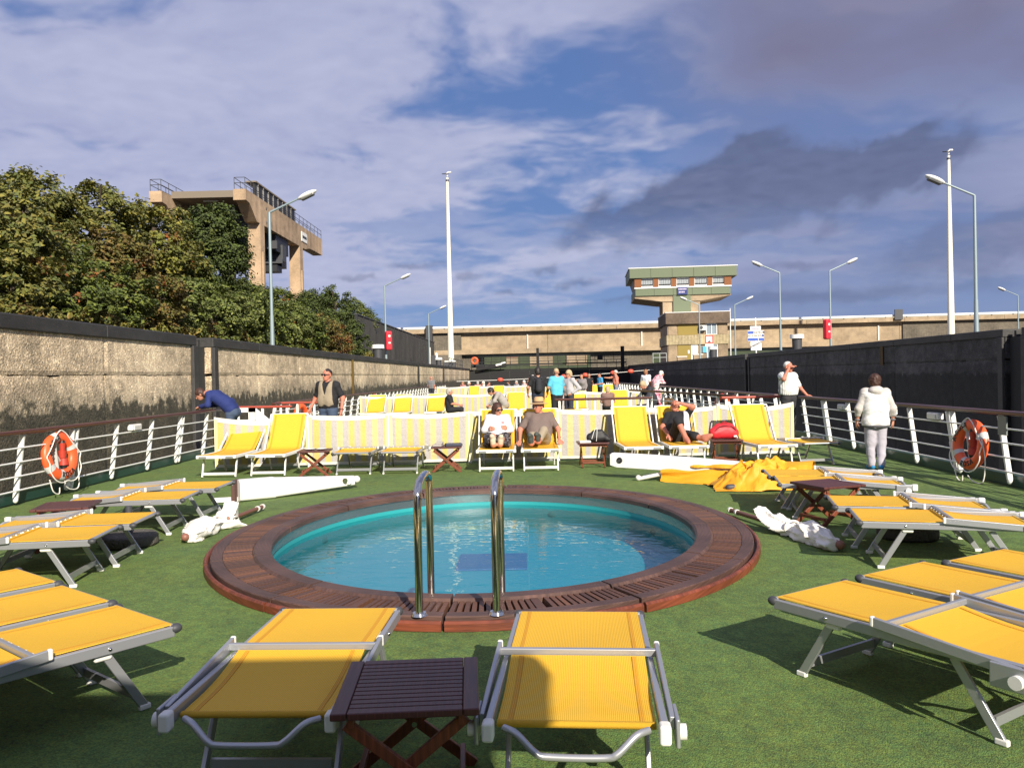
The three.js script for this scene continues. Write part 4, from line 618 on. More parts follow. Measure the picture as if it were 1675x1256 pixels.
// ---------------------------------------------------------------- lifebuoys
function lifebuoy(label, x, y, z, turn, tilt, dull) {
  const b = thing('lifebuoy', label, 'lifebuoy', [x, y, z], turn), in_ = new THREE.Group(), R = 0.285, r = 0.085;
  const sc = g => { g.rotateX(tilt); return g; };
  part('ring', sc(new THREE.TorusGeometry(R, r, 16, 48).scale(1, 1, 0.8)), mOrange, b);
  for (const a of [0.3, PI / 2 + 0.2, PI + 0.4, 3 * PI / 2 - 0.35]) part('reflective_band', sc(new THREE.TorusGeometry(R, r + 0.004, 12, 6, 0.28).scale(1, 1, 0.8).rotateZ(a)), mReflector, b);
  const pts = []; for (let k = 0; k <= 32; k++) { const a = k / 32 * 2 * PI, sag = abs(sin(a * 2)); pts.push([cos(a) * (R + r + 0.005 + 0.0 * sag) * (1 - 0.26 * sag * (sin(a) > -0.2 ? 1 : 0)), sin(a) * (R + r + 0.01) - sag * 0.06, 0.075]); }
  part('grab_line', sc(pipe(pts, 0.009, 90, 6)), mRope, b); part('hanging_line', [pipe([[0.33, 0.1, 0.05], [0.37, -0.2, 0.03], [0.34, -0.5, 0.05], [0.15, -0.52, 0.06], [0.02, -0.45, 0.06]], 0.009, 30, 6), pipe([[-0.3, -0.32, 0.05], [-0.24, -0.5, 0.06], [-0.12, -0.55, 0.06], [-0.1, -0.46, 0.06]], 0.009, 24, 6)], mRope, b);
  part('holder', [bar([-0.02, -0.3, -0.04], [-0.1, 0.28, -0.04], 0.09, 0.012), bar([-0.06, 0.02, -0.035], [0.16, -0.26, -0.035], 0.07, 0.012)], mReflector, b);
  const lt = part('rescue_light', [cyl(0.05, 0.06, 0.11, 0.06, 0.02, 0.0, 14), cyl(0.036, 0.05, 0.12, 0.06, 0.13, 0, 14), cyl(0.07, 0.055, 0.1, 0.07, -0.09, 0.01, 14)], mOrangeDark, b); part('lamp_cap', [cyl(0.045, 0.03, 0.05, 0.06, 0.21, 0, 12), cyl(0.04, 0.05, 0.07, 0.07, -0.18, 0.01, 12)], mBlack, lt);
  const letters = [['R', 2.55], ['O', 2.30], ['S', 2.05], ['A', 1.80], ['A', 2.95], ['R', -1.75], ['O', -1.5], ['S', -1.25], ['A', -1.0], ['-', 2.75], ['B', 0.75], ['E', 0.55], ['L', 0.95]];
  for (const [ch, a] of letters.slice(0, 10)) { const g = words(ch, 0.075, 0.008); g.translate(0, -0.037, 0); g.rotateZ(a - PI / 2 + (a < 0 ? PI : 0)); g.translate(cos(a) * R, sin(a) * R, r * 0.8 - 0.002); part('letter', sc(g), mBlack, b); }
  return b;
}
lifebuoy('orange lifebuoy with white lines on the left ship railing', -7.0, 0.62, -12.25, PI / 2 - 0.12, -0.12); lifebuoy('orange lifebuoy on the right ship railing, in shade', 6.46, 0.54, -12.1, -PI / 2 + 0.1, -0.12);
for (const [x, z, lab, t] of [[-6.9, -25.2, 'orange lifebuoy on the far railing beside the vested man', 1.3], [-6.95, -38, 'small orange lifebuoy on the far left railing', 1.4], [6.3, -26.5, 'orange lifebuoy behind the slanting stair railing', -1.2]]) { const b = thing('lifebuoy', lab, 'lifebuoy', [x, 0.6, z], t); part('ring', new THREE.TorusGeometry(0.29, 0.085, 10, 28), mOrange, b); part('reflective_band', new THREE.TorusGeometry(0.29, 0.09, 8, 4, 0.3), mReflector, b); }
{ const p = thing('notice_plate', 'small grey notice plate on the railing beside the right lifebuoy', 'notice'); part('plate', box(0.02, 0.26, 0.2, 6.5, 0.86, -11.35), mat(0.16, 0.18, 0.17, 0.5), p); }

// ---------------------------------------------------------------- loungers lying flat
const LG = 'yellow loungers laid flat round the pool';
function sheet(w, z0, z1, yf, t, m, nv = 8) { return metric(slab(6, nv, (u, v) => [(0.5 - u) * w, yf(v, u), mix(z0, z1, v)], t)); }
function flatLounger() {
  const o = thing('sun_lounger', 'x', 'sun lounger', [0, 0, 0], 0, LG), W = 0.325, L = 1.38, CB = 0.7;
  for (const s of [-1, 1]) {
    const r = part('side_rail', rbox(0.028, 0.055, L, 0.006, s * W, 0.372, L / 2), mAlu, o); part('end_knob', at(new THREE.SphereGeometry(0.026, 12, 8).scale(1, 1, 1.3), s * W, 0.385, -0.012), mDarkGrey, r); part('bolt', ball(0.011, s * (W + 0.014), 0.37, 0.34, 8), mSteel, r);
    part('end_cap', rbox(0.044, 0.075, 0.06, 0.012, s * W, 0.366, L + 0.02), mPlastic, o);
    const a = part('backrest_arm', bar([s * (W + 0.034), 0.425, CB - 0.07], [s * (W + 0.034), 0.37, L - 0.06], 0.02, 0.052, 0.005), mAlu, o); part('arm_cap', rbox(0.026, 0.054, 0.024, 0.009, s * (W + 0.034), 0.427, CB - 0.074), mPlastic, a); part('hinge_plate', rbox(0.016, 0.11, 0.16, 0.007, s * (W + 0.052), 0.345, L - 0.1), mAlu, a); part('pivot_knob', cyl(0.03, 0.03, 0.03, s * (W + 0.07), 0.34, L - 0.06, 14, 0, PI / 2), mPlastic, a);
    const l1 = part('leg', bar([s * (W - 0.03), 0.36, 0.36], [s * (W - 0.03), 0.012, 0.15], 0.02, 0.045, 0.004), mAlu, o); part('foot_cap', rbox(0.03, 0.03, 0.06, 0.008, s * (W - 0.03), 0.016, 0.152), mPlastic, l1); part('leg_joint', rbox(0.034, 0.07, 0.09, 0.014, s * (W - 0.026), 0.345, 0.36), mPlastic, l1);
    const l2 = part('leg', bar([s * (W - 0.045), 0.335, 0.99], [s * (W - 0.045), 0.012, 1.2], 0.02, 0.045, 0.004), mAlu, o); part('foot_cap', rbox(0.03, 0.03, 0.06, 0.008, s * (W - 0.045), 0.016, 1.2), mPlastic, l2);
  }
  part('foot_bar', rod([-W, 0.392, 0.0], [W, 0.392, 0.0], 0.016, undefined, 10), mAlu, o);
  part('stretcher', [bar([-W + 0.04, 0.085, 0.193], [W - 0.04, 0.085, 0.193], 0.018, 0.045)], mAlu, o); part('stretcher', [bar([-W + 0.07, 0.085, 1.154], [W - 0.07, 0.085, 1.154], 0.018, 0.045)], mAlu, o);
  const f1 = part('seat_fabric', sheet(0.622, 0.0, CB - 0.03, (v, u) => 0.405 - 0.014 * sin(PI * v) * sin(PI * u), 0.005), mYellow, o); for (const s of [-1, 1]) part('hem', sheet(0.018, 0.01, CB - 0.05, (v, u) => 0.4085 - 0.012 * sin(PI * v) * 0.35, 0.002).translate(s * 0.262, 0, 0), mYellowHem, f1);
  const f2 = part('back_fabric', sheet(0.6, CB + 0.015, L - 0.06, v => 0.413 - 0.05 * v - 0.02 * sin(PI * min(1, v * 1.05)), 0.006), mYellow, o); for (const s of [-1, 1]) part('hem', sheet(0.018, CB + 0.03, L - 0.07, v => 0.417 - 0.05 * v - 0.02 * sin(PI * min(1, v * 1.05)), 0.002).translate(s * 0.25, 0, 0), mYellowHem, f2);
  part('fabric_roll', rod([-0.3, 0.36, L - 0.06], [0.3, 0.36, L - 0.06], 0.014, undefined, 10), mYellow, o);
  const c = part('crossbar', rbox(0.705, 0.034, 0.026, 0.006, 0, 0.425, CB - 0.005), mAlu, o); part('rivet_row', [-0.3, -0.27, -0.19, -0.1, -0.01, 0.02, 0.11, 0.2, 0.28, 0.305].map(x => ball(0.009, x, 0.423, CB - 0.028, 7)), mPlastic, c); part('fabric_edge', rbox(0.63, 0.018, 0.03, 0.006, 0, 0.412, CB - 0.03), mYellow, c);
  part('adjuster_bar', pipe([[-0.27, 0.36, L - 0.02], [-0.22, 0.355, L + 0.02], [-0.15, 0.3, L + 0.05], [-0.1, 0.285, L + 0.05], [0.1, 0.285, L + 0.05], [0.15, 0.3, L + 0.05], [0.22, 0.355, L + 0.02], [0.27, 0.36, L - 0.02]], 0.014, 50, 8), mAlu, o);
  return o;
}
const flat0 = flatLounger(); let flatUsed = false;
// foot end x, z, then the heading of the head end (x, z)
for (const [x, z, hx, hz, label] of [
  [-1.056, -4.56, -0.03, 1, 'nearest flat lounger, half in shade, left of the small dark table'], [0.264, -4.42, -0.075, 1, 'nearest flat lounger with one shaded corner, right of the small dark table'],
  [-2.136, -4.51, -0.62, 0.79, 'flat lounger nearest the camera in the left front group of three'], [-2.728, -5.0, -0.61, 0.79, 'middle flat lounger of the left front group of three'], [-3.332, -5.5, -0.61, 0.79, 'rearmost flat lounger of the left front group of three'],
  [-3.664, -7.07, -0.99, 0.13, 'near flat lounger of the left pair above the concrete parasol base'], [-3.656, -7.79, -0.995, 0.1, 'second flat lounger of the left pair, next to the flat dark table'], [-3.84, -9.33, -0.995, 0.09, 'flat lounger just beyond the flat dark table on the left'], [-3.77, -10.2, -1, 0.04, 'flat lounger at the brown end of the white boom'],
  [1.648, -4.82, 0.55, 0.83, 'flat lounger nearest the camera in the right front group'], [2.322, -5.27, 0.53, 0.85, 'middle flat lounger of the right front group'], [3.031, -5.61, 0.5, 0.86, 'rear flat lounger of the right front group at the frame edge'],
  [2.87, -7.26, 0.97, 0.24, 'near flat lounger of the right pair in front of the folding table'], [2.962, -8.06, 0.97, 0.23, 'second flat lounger of the right pair, in front of the folding table'], [2.923, -9.66, 0.975, 0.2, 'flat lounger just behind the folding table on the right'], [3.0, -10.34, 0.98, 0.17, 'rearmost flat lounger on the right, over the yellow tarpaulin'],
]) { const t = Math.atan2(hx, hz); if (!flatUsed) { flat0.position.set(x, 0, z); flat0.rotation.y = t; flat0.userData.label = label; flatUsed = true; } else dup(flat0, [x, 0, z], t, label, LG); }

// ---------------------------------------------------------------- loungers in rows against the windbreaks
// local +z runs from the front bar back towards the backrest
function rowLounger(angle, name = 'sun_lounger', far = false) {
  const o = thing(name, 'x', 'sun lounger', [0, 0, 0], 0, 'yellow loungers along the windbreaks'), W = 0.325, SL = 1.06, BL = 0.76, a = angle, ty = 0.40 + BL * sin(a), tz = SL + BL * cos(a);
  for (const s of [-1, 1]) {
    const r = part('side_rail', rbox(0.03, 0.055, SL + 0.3, 0.006, s * W, 0.372, (SL + 0.3) / 2), mWhite, o);
    part('back_rail', bar([s * (W + 0.03), 0.38, SL - 0.04], [s * (W + 0.03), ty, tz], 0.022, 0.05, 0.005), mWhite, o);
    if (!far) { part('leg', bar([s * (W - 0.03), 0.36, 0.2], [s * (W - 0.03), 0.012, 0.1], 0.022, 0.045, 0.004), mWhite, o); part('leg', bar([s * (W - 0.06), 0.36, 0.95], [s * (W - 0.06), 0.012, 1.12], 0.022, 0.045, 0.004), mWhite, o); part('corner_cap', rbox(0.05, 0.06, 0.06, 0.012, s * W, 0.375, 0), mPlastic, r); part('prop', bar([s * (W + 0.01), 0.36, SL + 0.28], [s * (W + 0.01), mix(0.4, ty, 0.5), mix(SL, tz, 0.5)], 0.014, 0.03), mAlu, o); }
  }
  part('front_bar', rbox(0.66, 0.055, 0.03, 0.008, 0, 0.372, 0), mWhite, o); if (!far) { part('front_grip', [box(0.14, 0.03, 0.012, -0.24, 0.372, -0.02), box(0.14, 0.03, 0.012, 0.24, 0.372, -0.02)], mAlu, o); part('stretcher', bar([-W + 0.04, 0.07, 0.117], [W - 0.04, 0.07, 0.117], 0.02, 0.04), mWhite, o); part('stretcher', bar([-W + 0.07, 0.1, 1.1], [W - 0.07, 0.1, 1.1], 0.02, 0.04), mAlu, o); }
  const path = t => { const d = t * (SL + BL); if (d < SL - 0.12) return [0.40 - 0.02 * sin(PI * d / SL), d]; if (d > SL + 0.12) { const e = d - SL; return [0.40 + e * sin(a) - 0.02 * sin(PI * e / BL), SL + e * cos(a)]; } const q = (d - SL + 0.12) / 0.24, p0 = [0.393, SL - 0.12], p1 = [0.385, SL], p2 = [0.40 + 0.12 * sin(a), SL + 0.12 * cos(a)]; return [0, 1].map(k => (1 - q) ** 2 * p0[k] + 2 * q * (1 - q) * p1[k] + q * q * p2[k]); };
  const f = part('fabric', metric(slab(4, far ? 14 : 30, (u, v) => { const [y, z] = path(v); return [(u - 0.5) * 0.62, y + 0.008, z]; }, 0.006)), mYellow, o);
  if (!far) for (const s of [-1, 1]) part('hem', metric(slab(1, 30, (u, v) => { const [y, z] = path(0.02 + v * 0.96); return [(u - 0.5) * 0.03 + s * 0.26, y + 0.0135, z - 0.006 * (v > 0.6 ? sin(a) : 0)]; }, 0.003)), mYellowHem, f);
  part('top_bar', rbox(0.7, 0.035, 0.03, 0.008, 0, ty, tz + 0.01), mWhite, o);
  return o;
}
const protoR = {};
function placeRow(kind, x, z, turn, label, far) {
  const key = kind + (far ? 'f' : ''); let o = protoR[key];
  if (!o) { o = protoR[key] = rowLounger(kind, 'sun_lounger', far); o.position.set(x, 0, z); o.rotation.y = turn; o.userData.label = label; if (far) o.userData.group = 'far yellow loungers'; return o; }
  return dup(o, [x, 0, z], turn, label);
}
const UP = 0.98, LOW = 0.62, T0 = PI; // facing the camera
placeRow(LOW, -5.40, -14.25, T0 - 0.02, 'low-reclined lounger at the left end of the front windbreak'); placeRow(UP, -4.55, -14.3, T0 - 0.01, 'upright empty lounger next to the low-reclined one on the left');
placeRow(UP, -0.53, -14.3, T0, 'lounger under the woman in the white top'); placeRow(UP, 0.25, -14.28, T0, 'lounger under the man in the straw hat');
placeRow(UP, 2.04, -14.38, T0 + 0.03, 'upright empty lounger right of the black bag table'); placeRow(UP, 2.83, -14.4, T0 + 0.0, 'lounger under the reclining man in black'); placeRow(UP, 4.32, -14.25, T0 + 0.07, 'upright empty lounger right of the red backpack');
// three laid flat among them
for (const [x, z, t, lab] of [[-3.05, -14.28, T0, 'flat lounger behind the white boom, beside the notebook table'], [-2.22, -14.25, T0, 'flat lounger between its flat neighbour and the notebook table'], [5.12, -14.4, T0 + 0.12, 'flat lounger at the right end of the front windbreak']]) dup(flat0, [x, 0, z], t, lab, 'yellow loungers along the windbreaks');
for (const [x, z, t, lab] of [[-5.9, -30.6, T0 - 0.1, 'yellow lounger at the left end of the second windbreak'], [-4.75, -30.6, T0, 'second yellow lounger from the left along the second windbreak'], [-3.45, -30.6, T0, 'yellow lounger beside the grey-haired woman in black'], [-0.35, -30.4, T0, 'yellow lounger behind the bending person'], [0.85, -30.5, T0, 'yellow lounger behind the man with the backpack'], [2.0, -30.6, T0, 'yellow lounger behind the woman in grey'], [3.6, -30.4, T0, 'yellow lounger behind the stair railing and dark jacket'],
  [-3.4, -53.5, T0, 'leftmost yellow lounger of the far windbreak'], [-1.75, -53.5, T0, 'second yellow lounger of the far windbreak'], [2.2, -48, T0, 'far yellow lounger behind the woman in grey'], [4.05, -46, T0, 'far yellow lounger beside the fair-haired head'], [4.9, -47, T0, 'far yellow lounger nearest the right rail']]) placeRow(UP, x, z, t, lab, true);

// ---------------------------------------------------------------- striped windbreaks
function windbreak(x0, z0, x1, z1, label, sag = 0.05, h = 0.99, group = 'striped windbreaks') {
  const L = hypot(x1 - x0, z1 - z0), o = thing('windbreak', label, 'windbreak', [x0, 0, z0], Math.atan2(-(z1 - z0), x1 - x0), group), ph = RN[floor(abs(x0 * 31 + z0 * 7)) & 1023] * 9;
  const bow = (u, v) => 0.03 * sin(u * PI) * sin(v * PI + 0.4) + 0.025 * fbm(u * 3 + ph, v * 1.5 + ph, 256, 3, 2) * sin(u * PI);
  for (const x of [0.015, L - 0.015]) part('post', rod([x, 0, -0.02], [x, h + 0.015, -0.02], 0.017), mWhite, o);
  const g = slab(28, 8, (u, v) => [0.02 + u * (L - 0.04), 0.05 + v * (h - 0.05 - sag * sin(PI * u)), bow(u, v)], 0.004), p = g.attributes.position, uv = g.attributes.uv; for (let i = 0; i < p.count; i++) uv.setXY(i, p.getX(i) + ph * 0.27, p.getY(i)); part('fabric', g, mStripe, o);
  part('top_hem', slab(28, 1, (u, v) => [0.012 + u * (L - 0.024), h - 0.075 - sag * sin(PI * u) + v * 0.09, bow(u, 1) + 0.006], 0.012), mHem, o);
  for (const x of [0.04, L - 0.04]) part('edge_band', slab(1, 6, (u, v) => [x + (u - 0.5) * 0.05, 0.06 + v * (h - 0.09), 0.01 + bow(x / L, v)], 0.006), mHemYellow, o);
  part('ground_hem', slab(20, 1, (u, v) => [0.03 + u * (L - 0.06), 0.04 + v * 0.05, 0.006 + bow(u, 0)], 0.006), mHem, o);
}
{
  const xs = [-5.98, -4.2, -2.66, -1.1, 0.62, 2.3, 3.75, 5.3], wh = ['at the left end of the front row, sagging behind the low lounger', 'behind the upright left lounger, front row', 'left of the notebook table, front row', 'behind the woman in white and the notebook table', 'behind the hat man and the black bag table', 'behind the reclining man in black', 'at the right end of the front row, behind the red backpack'];
  for (let k = 0; k < 7; k++) windbreak(xs[k], -15.75 - 0.09 * k + (k === 0 ? 0.05 : 0), xs[k + 1], -15.75 - 0.09 * (k + 1), 'yellow striped windbreak ' + wh[k], k === 0 || k === 6 ? 0.09 : 0.035, k === 6 ? 1.03 : 0.99);
  const y2 = [-6.45, -4.6, -2.9, -1.2, 0.4, 2.2, 4.0, 5.35], w2 = ['leftmost in the second row', 'second from the left in the second row', 'behind the grey-haired woman in the second row', 'left of the bending person in the second row', 'behind the man with the backpack, second row', 'behind the stair railing, second row', 'at the right end of the second row near the pink dress'];
  for (let k = 0; k < 7; k++) windbreak(y2[k], -32, y2[k + 1], -32, 'striped windbreak ' + w2[k], 0.05, 1.0, 'striped windbreaks of the second row');
  const y3 = [-5.9, -4.0, -2.0, 0.2, 2.0, 3.8, 5.3], w3 = ['leftmost in the far row', 'second from the left in the far row', 'below the far white-haired head', 'left of the backpack man, far row', 'behind the woman in grey, far row', 'rightmost in the far row'];
  for (let k = 0; k < 6; k++) windbreak(y3[k], -55, y3[k + 1], -55, 'striped windbreak ' + w3[k], 0.05, 1.02, 'striped windbreaks of the far row');
}

// ---------------------------------------------------------------- folding tables
function foldTable(pos, turn, label, s = 1) {
  const o = thing('folding_table', label, 'table', pos, turn, 'folding teak tables'), w = 0.54 * s, d = 0.56 * s, y = 0.45;
  for (const q of [-1, 1]) { part('top_frame', metric(rbox(0.06, 0.028, d, 0.006, q * (w / 2 - 0.03), y - 0.014, 0)), mTableTop, o); part('top_frame', metric(rbox(w - 0.124, 0.028, 0.05, 0.006, 0, y - 0.014, q * (d / 2 - 0.025))), mTableTop, o); part('apron', metric(rbox(0.022, 0.04, d - 0.06, 0.004, q * (w / 2 - 0.07), y - 0.05, 0)), mTable, o); }
  const n = 11; for (let k = 0; k < n; k++) part('slat', metric(rbox(w - 0.126, 0.024, (d - 0.106) / n - 0.007, 0.003, 0, y - 0.013, -d / 2 + 0.053 + (d - 0.106) * (k + 0.5) / n)), mTableTop, o);
  for (const q of [-1, 1]) for (const r of [-1, 1]) part('leg', metric(bar([-r * (w / 2 - 0.05), y - 0.06, q * (d / 2 - 0.07) + r * 0.012 * q], [r * (w / 2 - 0.02), 0.004, q * (d / 2 - 0.07) + r * 0.012 * q], 0.024, 0.045, 0.004)), mTable, o);
  for (const r of [-1, 1]) { part('stretcher', metric(rbox(0.022, 0.035, d - 0.16, 0.004, r * (w / 2 - 0.07), 0.09, 0)), mTable, o); }
  part('hinge_bolt', [-1, 1].map(q => cyl(0.012, 0.012, 0.05, 0, 0.2, q * (d / 2 - 0.07), 8, PI / 2)), mSteel, o);
  return o;
}
foldTable([-0.49, 0, -3.31], 0.07, 'dark small slatted table between the two nearest loungers', 1.02); foldTable([-4.75, 0, -8.42], 0.25, 'dark flat slatted table between the left loungers'); foldTable([3.25, 0, -8.98], 0.35, 'slatted table with crossed red legs between the right loungers');
foldTable([-3.72, 0, -14.45], 0.1, 'folding table beside the upright left lounger, cups on it'); foldTable([-1.43, 0, -14.75], 0.05, 'folding table with notebooks left of the woman in white'); foldTable([1.2, 0, -15.0], PI / 2, 'folding table carrying the black bag'); foldTable([3.62, 0, -15.05], PI / 2 - 0.1, 'folding table carrying the red backpack');

// ---------------------------------------------------------------- things on the tables
{
  const n = thing('notebook', 'dark notebook on the folding table left of the woman in white', 'notebook', [-1.3, 0.45, -14.7], 0.2); part('cover', rbox(0.3, 0.045, 0.2, 0.008, 0, 0.0235, 0), mat(0.03, 0.035, 0.06, 0.5), n);
  const n2 = thing('paper_pile', 'grey pile of papers beside the dark notebook', 'papers', [-1.58, 0.45, -14.72], -0.1); part('sheets', [rbox(0.16, 0.04, 0.2, 0.006, 0, 0.021, 0), rbox(0.12, 0.03, 0.14, 0.006, 0.03, 0.057, 0)], mat(0.38, 0.35, 0.33, 0.8), n2);
  for (const [x, lab] of [[-3.8, 'small white saucer on the table by the upright left lounger'], [-3.6, 'second small white saucer on the same left table']]) { const c = thing('saucer', lab, 'saucer', [x, 0.45, -14.42]); part('dish', new THREE.LatheGeometry([[0, 0.003], [0.05, 0.003], [0.09, 0.02], [0.088, 0.024], [0.048, 0.008], [0, 0.008]].map(p => new THREE.Vector2(...p)), 20), mWhite, c); }
  const bk = thing('paperback', 'white paperback beside the black bag', 'book', [1.05, 0.45, -14.83], 0.1); part('pages', rbox(0.2, 0.035, 0.14, 0.006, 0, 0.0185, 0), mSignWhite, bk);
  const bag = thing('shoulder_bag', 'black slouched bag on the folding table', 'bag', [1.3, 0.45, -14.98]); part('body', skinCaps([cap([-0.13, 0.08, 0], [0.13, 0.07, 0], 0.09, 0.08), cap([-0.05, 0.16, 0], [0.06, 0.17, 0], 0.07, 0.06), cap([0.16, 0.05, 0.04], [0.2, 0.04, 0.05], 0.05, 0.04)], 0.015, 0.06, (d, x, y, z) => max(d + 0.016 * fbm(x * 18 + 4, y * 18 + z * 12, 256, 3, 3), -y + 0.002)), mat(0.012, 0.012, 0.014, 0.6), bag); part('strap', pipe([[-0.12, 0.06, 0.1], [-0.06, 0.22, 0.06], [-0.02, 0.24, 0.05], [-0.03, 0.1, 0.1], [-0.04, 0.02, 0.11]], 0.007, 30, 6), mReflector, bag);
  const rb = thing('backpack', 'red backpack on the folding table', 'backpack', [3.58, 0.45, -14.98], 0.1); part('body', skinCaps([cap([-0.18, 0.11, 0], [0.17, 0.11, 0], 0.11, 0.11), cap([-0.08, 0.19, -0.02], [0.1, 0.2, -0.02], 0.11, 0.1)], 0.016, 0.08, (d, x, y, z) => max(d + 0.014 * fbm(x * 14 + 9, y * 16 + z * 9, 256, 3, 7), -y + 0.002)), mat(0.62, 0.02, 0.03, 0.55), rb);
  part('zip', pipe([[-0.2, 0.16, 0.1], [-0.1, 0.24, 0.11], [0.08, 0.25, 0.11], [0.19, 0.17, 0.1]], 0.008, 24, 6), mat(0.06, 0.01, 0.012, 0.6), rb); part('emblem', rbox(0.06, 0.03, 0.01, 0.004, 0.17, 0.06, 0.115), mSignWhite, rb); part('carry_loop', pipe([[-0.05, 0.28, 0], [0, 0.32, 0.02], [0.06, 0.29, 0]], 0.01, 14, 6), mat(0.4, 0.015, 0.02, 0.6), rb);
}
// ---------------------------------------------------------------- booms, sailcloth, parasols
{
  const b = thing('awning_boom', 'white tapered boom lying on the deck left of the pool', 'boom');
  const A = V(-4.05, 0.16, -11.45), B = V(-2.62, 0.13, -12.62), dir = B.clone().sub(A).normalize(), side = V(0, 1, 0).cross(dir).normalize();
  const loft = (ts, n, f) => { const pos = [], idx = []; ts.forEach((t, i) => { const c = A.clone().lerp(B, t), [w, h] = f(t); for (let k = 0; k < n; k++) { const a = k / n * 2 * PI, e = 0.45, ca = Math.sign(cos(a)) * abs(cos(a)) ** e, sa = Math.sign(sin(a)) * abs(sin(a)) ** e; pos.push(c.x + side.x * ca * w, c.y + sa * h, c.z + side.z * ca * w); } if (i) for (let k = 0; k < n; k++) { const a = (i - 1) * n + k, q = (i - 1) * n + (k + 1) % n; idx.push(a, q, a + n, q, q + n, a + n); } }); const g = new THREE.BufferGeometry(); for (const [o, fl] of [[0, 1], [(ts.length - 1) * n, 0]]) for (let k = 1; k < n - 1; k++) fl ? idx.push(o, o + k + 1, o + k) : idx.push(o, o + k, o + k + 1); g.setAttribute('position', new THREE.Float32BufferAttribute(pos, 3)); g.setIndex(idx); const q = g.toNonIndexed(); q.computeVertexNormals(); return q; };
  part('tube', loft([0, 0.28, 0.285, 0.7, 0.97], 20, t => t < 0.283 ? [0.11, 0.15] : [mix(0.1, 0.045, (t - 0.28) / 0.7), mix(0.143, 0.07, (t - 0.28) / 0.7)]), mWhite, b);
  part('end_frame', [bar([A.x - dir.x * 0.03, 0.02, A.z - dir.z * 0.03], [A.x - dir.x * 0.03, 0.31, A.z - dir.z * 0.03], 0.05, 0.2)], mat(0.10, 0.05, 0.04, 0.6), b); part('tip_wheel', [ball(0.055, B.x, 0.14, B.z, 12), at(new THREE.CylinderGeometry(0.065, 0.065, 0.03, 16).rotateX(PI / 2), B.x - 0.09, 0.15, B.z + 0.16)], mPlastic, b); part('strut', bar([A.x - 0.32, 0.04, A.z + 0.1], [A.x, 0.04, A.z], 0.05, 0.06), mWhite, b);
  part('hub_bolt', at(new THREE.CylinderGeometry(0.04, 0.04, 0.02, 14).rotateX(PI / 2), B.x - 0.13, 0.15, B.z + 0.21), mSteel, b);
  // right boom with yellow sailcloth
  const c = thing('awning_boom', 'white flat boom on the deck right of the pool, black bolt at its end', 'boom'), P = [1.36, 0, -13.25], Q = [3.75, 0, -12.05], ang = Math.atan2(-(Q[2] - P[2]), Q[0] - P[0]), Lb = hypot(Q[0] - P[0], Q[2] - P[2]); c.position.set(...P); c.rotation.y = ang;
  part('spar', at(prism([[0, 0.2], [0.1, 0.17], [1.2, 0.14], [Lb, 0.2], [Lb, 0.26], [1.3, 0.34], [0.5, 0.37], [0.03, 0.38], [0, 0.36]], 0.09, 0.012), 0, 0.02, -0.045), mWhite, c); part('bolt', at(new THREE.TorusGeometry(0.035, 0.014, 8, 18), 0.16, 0.3, 0.062), mBlack, c); part('bolt_core', at(new THREE.CylinderGeometry(0.02, 0.02, 0.02, 12).rotateX(PI / 2), 0.16, 0.3, 0.06), mDarkGrey, c); part('support_foot', [rod([0.5, 0.03, 0.16], [1.0, 0.14, 0.0], 0.03), ball(0.045, 0.5, 0.045, 0.16), rod([0.5, 0.03, -0.12], [1.0, 0.14, 0], 0.03)], mPlastic, c);
  const sl = thing('sailcloth', 'yellow sailcloth folded along the right boom', 'cloth', P, ang);
  part('cloth', slab(40, 8, (u, v) => [0.85 + u * (Lb - 0.4), 0.18 + 0.05 * u - v * (0.17 + 0.05 * sin(PI * u)) + 0.012 * sin(u * 23 + v * 3), 0.075 + v * 0.14 * (0.4 + sin(PI * u)) + 0.03 * sin(v * 7 + u * 9) + 0.02 * fbm(u * 14, v * 5, 256, 3, 3)], 0.006), mTarp, sl);
  part('top_fold', slab(30, 8, (u, v) => { const a = v * PI; return [1.3 + u * (Lb - 0.9), 0.22 + 0.10 * sin(a) * (0.35 + u) + 0.02 * fbm(u * 12, v * 6, 256, 3, 7), 0.16 * cos(a) * (0.4 + u) + 0.02 * sin(u * 30)]; }, 0.006), mTarp, sl);
  const tp = thing('tarpaulin', 'crumpled yellow tarpaulin heaped on the deck behind the right loungers', 'tarpaulin', [3.35, 0, -11.95]);
  part('heap', slab(90, 60, (u, v) => { // a sheet thrown down: a hump with sharp folds running off it
    const x = (u - 0.5) * 1.35, z = (v - 0.5) * 0.95, e = hypot(x / 0.68, z / 0.47), w1 = fbm(u * 5 + 3, v * 4 + 8, 256, 3, 5), w2 = fbm(u * 7 + 13, v * 6 + 2, 256, 3, 9);
    const hump = Math.pow(clamp(1 - e * e * 0.95), 0.8) * (0.24 + 0.2 * w1) + 0.08 * exp(-((x - 0.4) ** 2) / 0.1 - ((z + 0.2) ** 2) / 0.05);
    const ridge = (q, s) => Math.pow(1 - abs(((q % 1) + 1) % 1 - 0.5) * 2, s), f = 0.09 * ridge(u * 2.6 + v * 1.7 + w1 * 1.6, 1.3) + 0.06 * ridge(v * 2.9 - u * 2.2 + w2 * 1.7, 1.4) + 0.018 * ridge(u * 7 + w1 * 4, 1.3);
    return [x + 0.16 * (w2 - 0.5) + 0.08 * (w1 - 0.5), 0.012 + hump * 0.72 + f * clamp(0.35 + hump * 2.2, 0, 1) * clamp((1.05 - e) * 2.2, 0.12, 1), z + 0.2 * (w1 - 0.5)];
  }, 0.006), mTarp, tp);
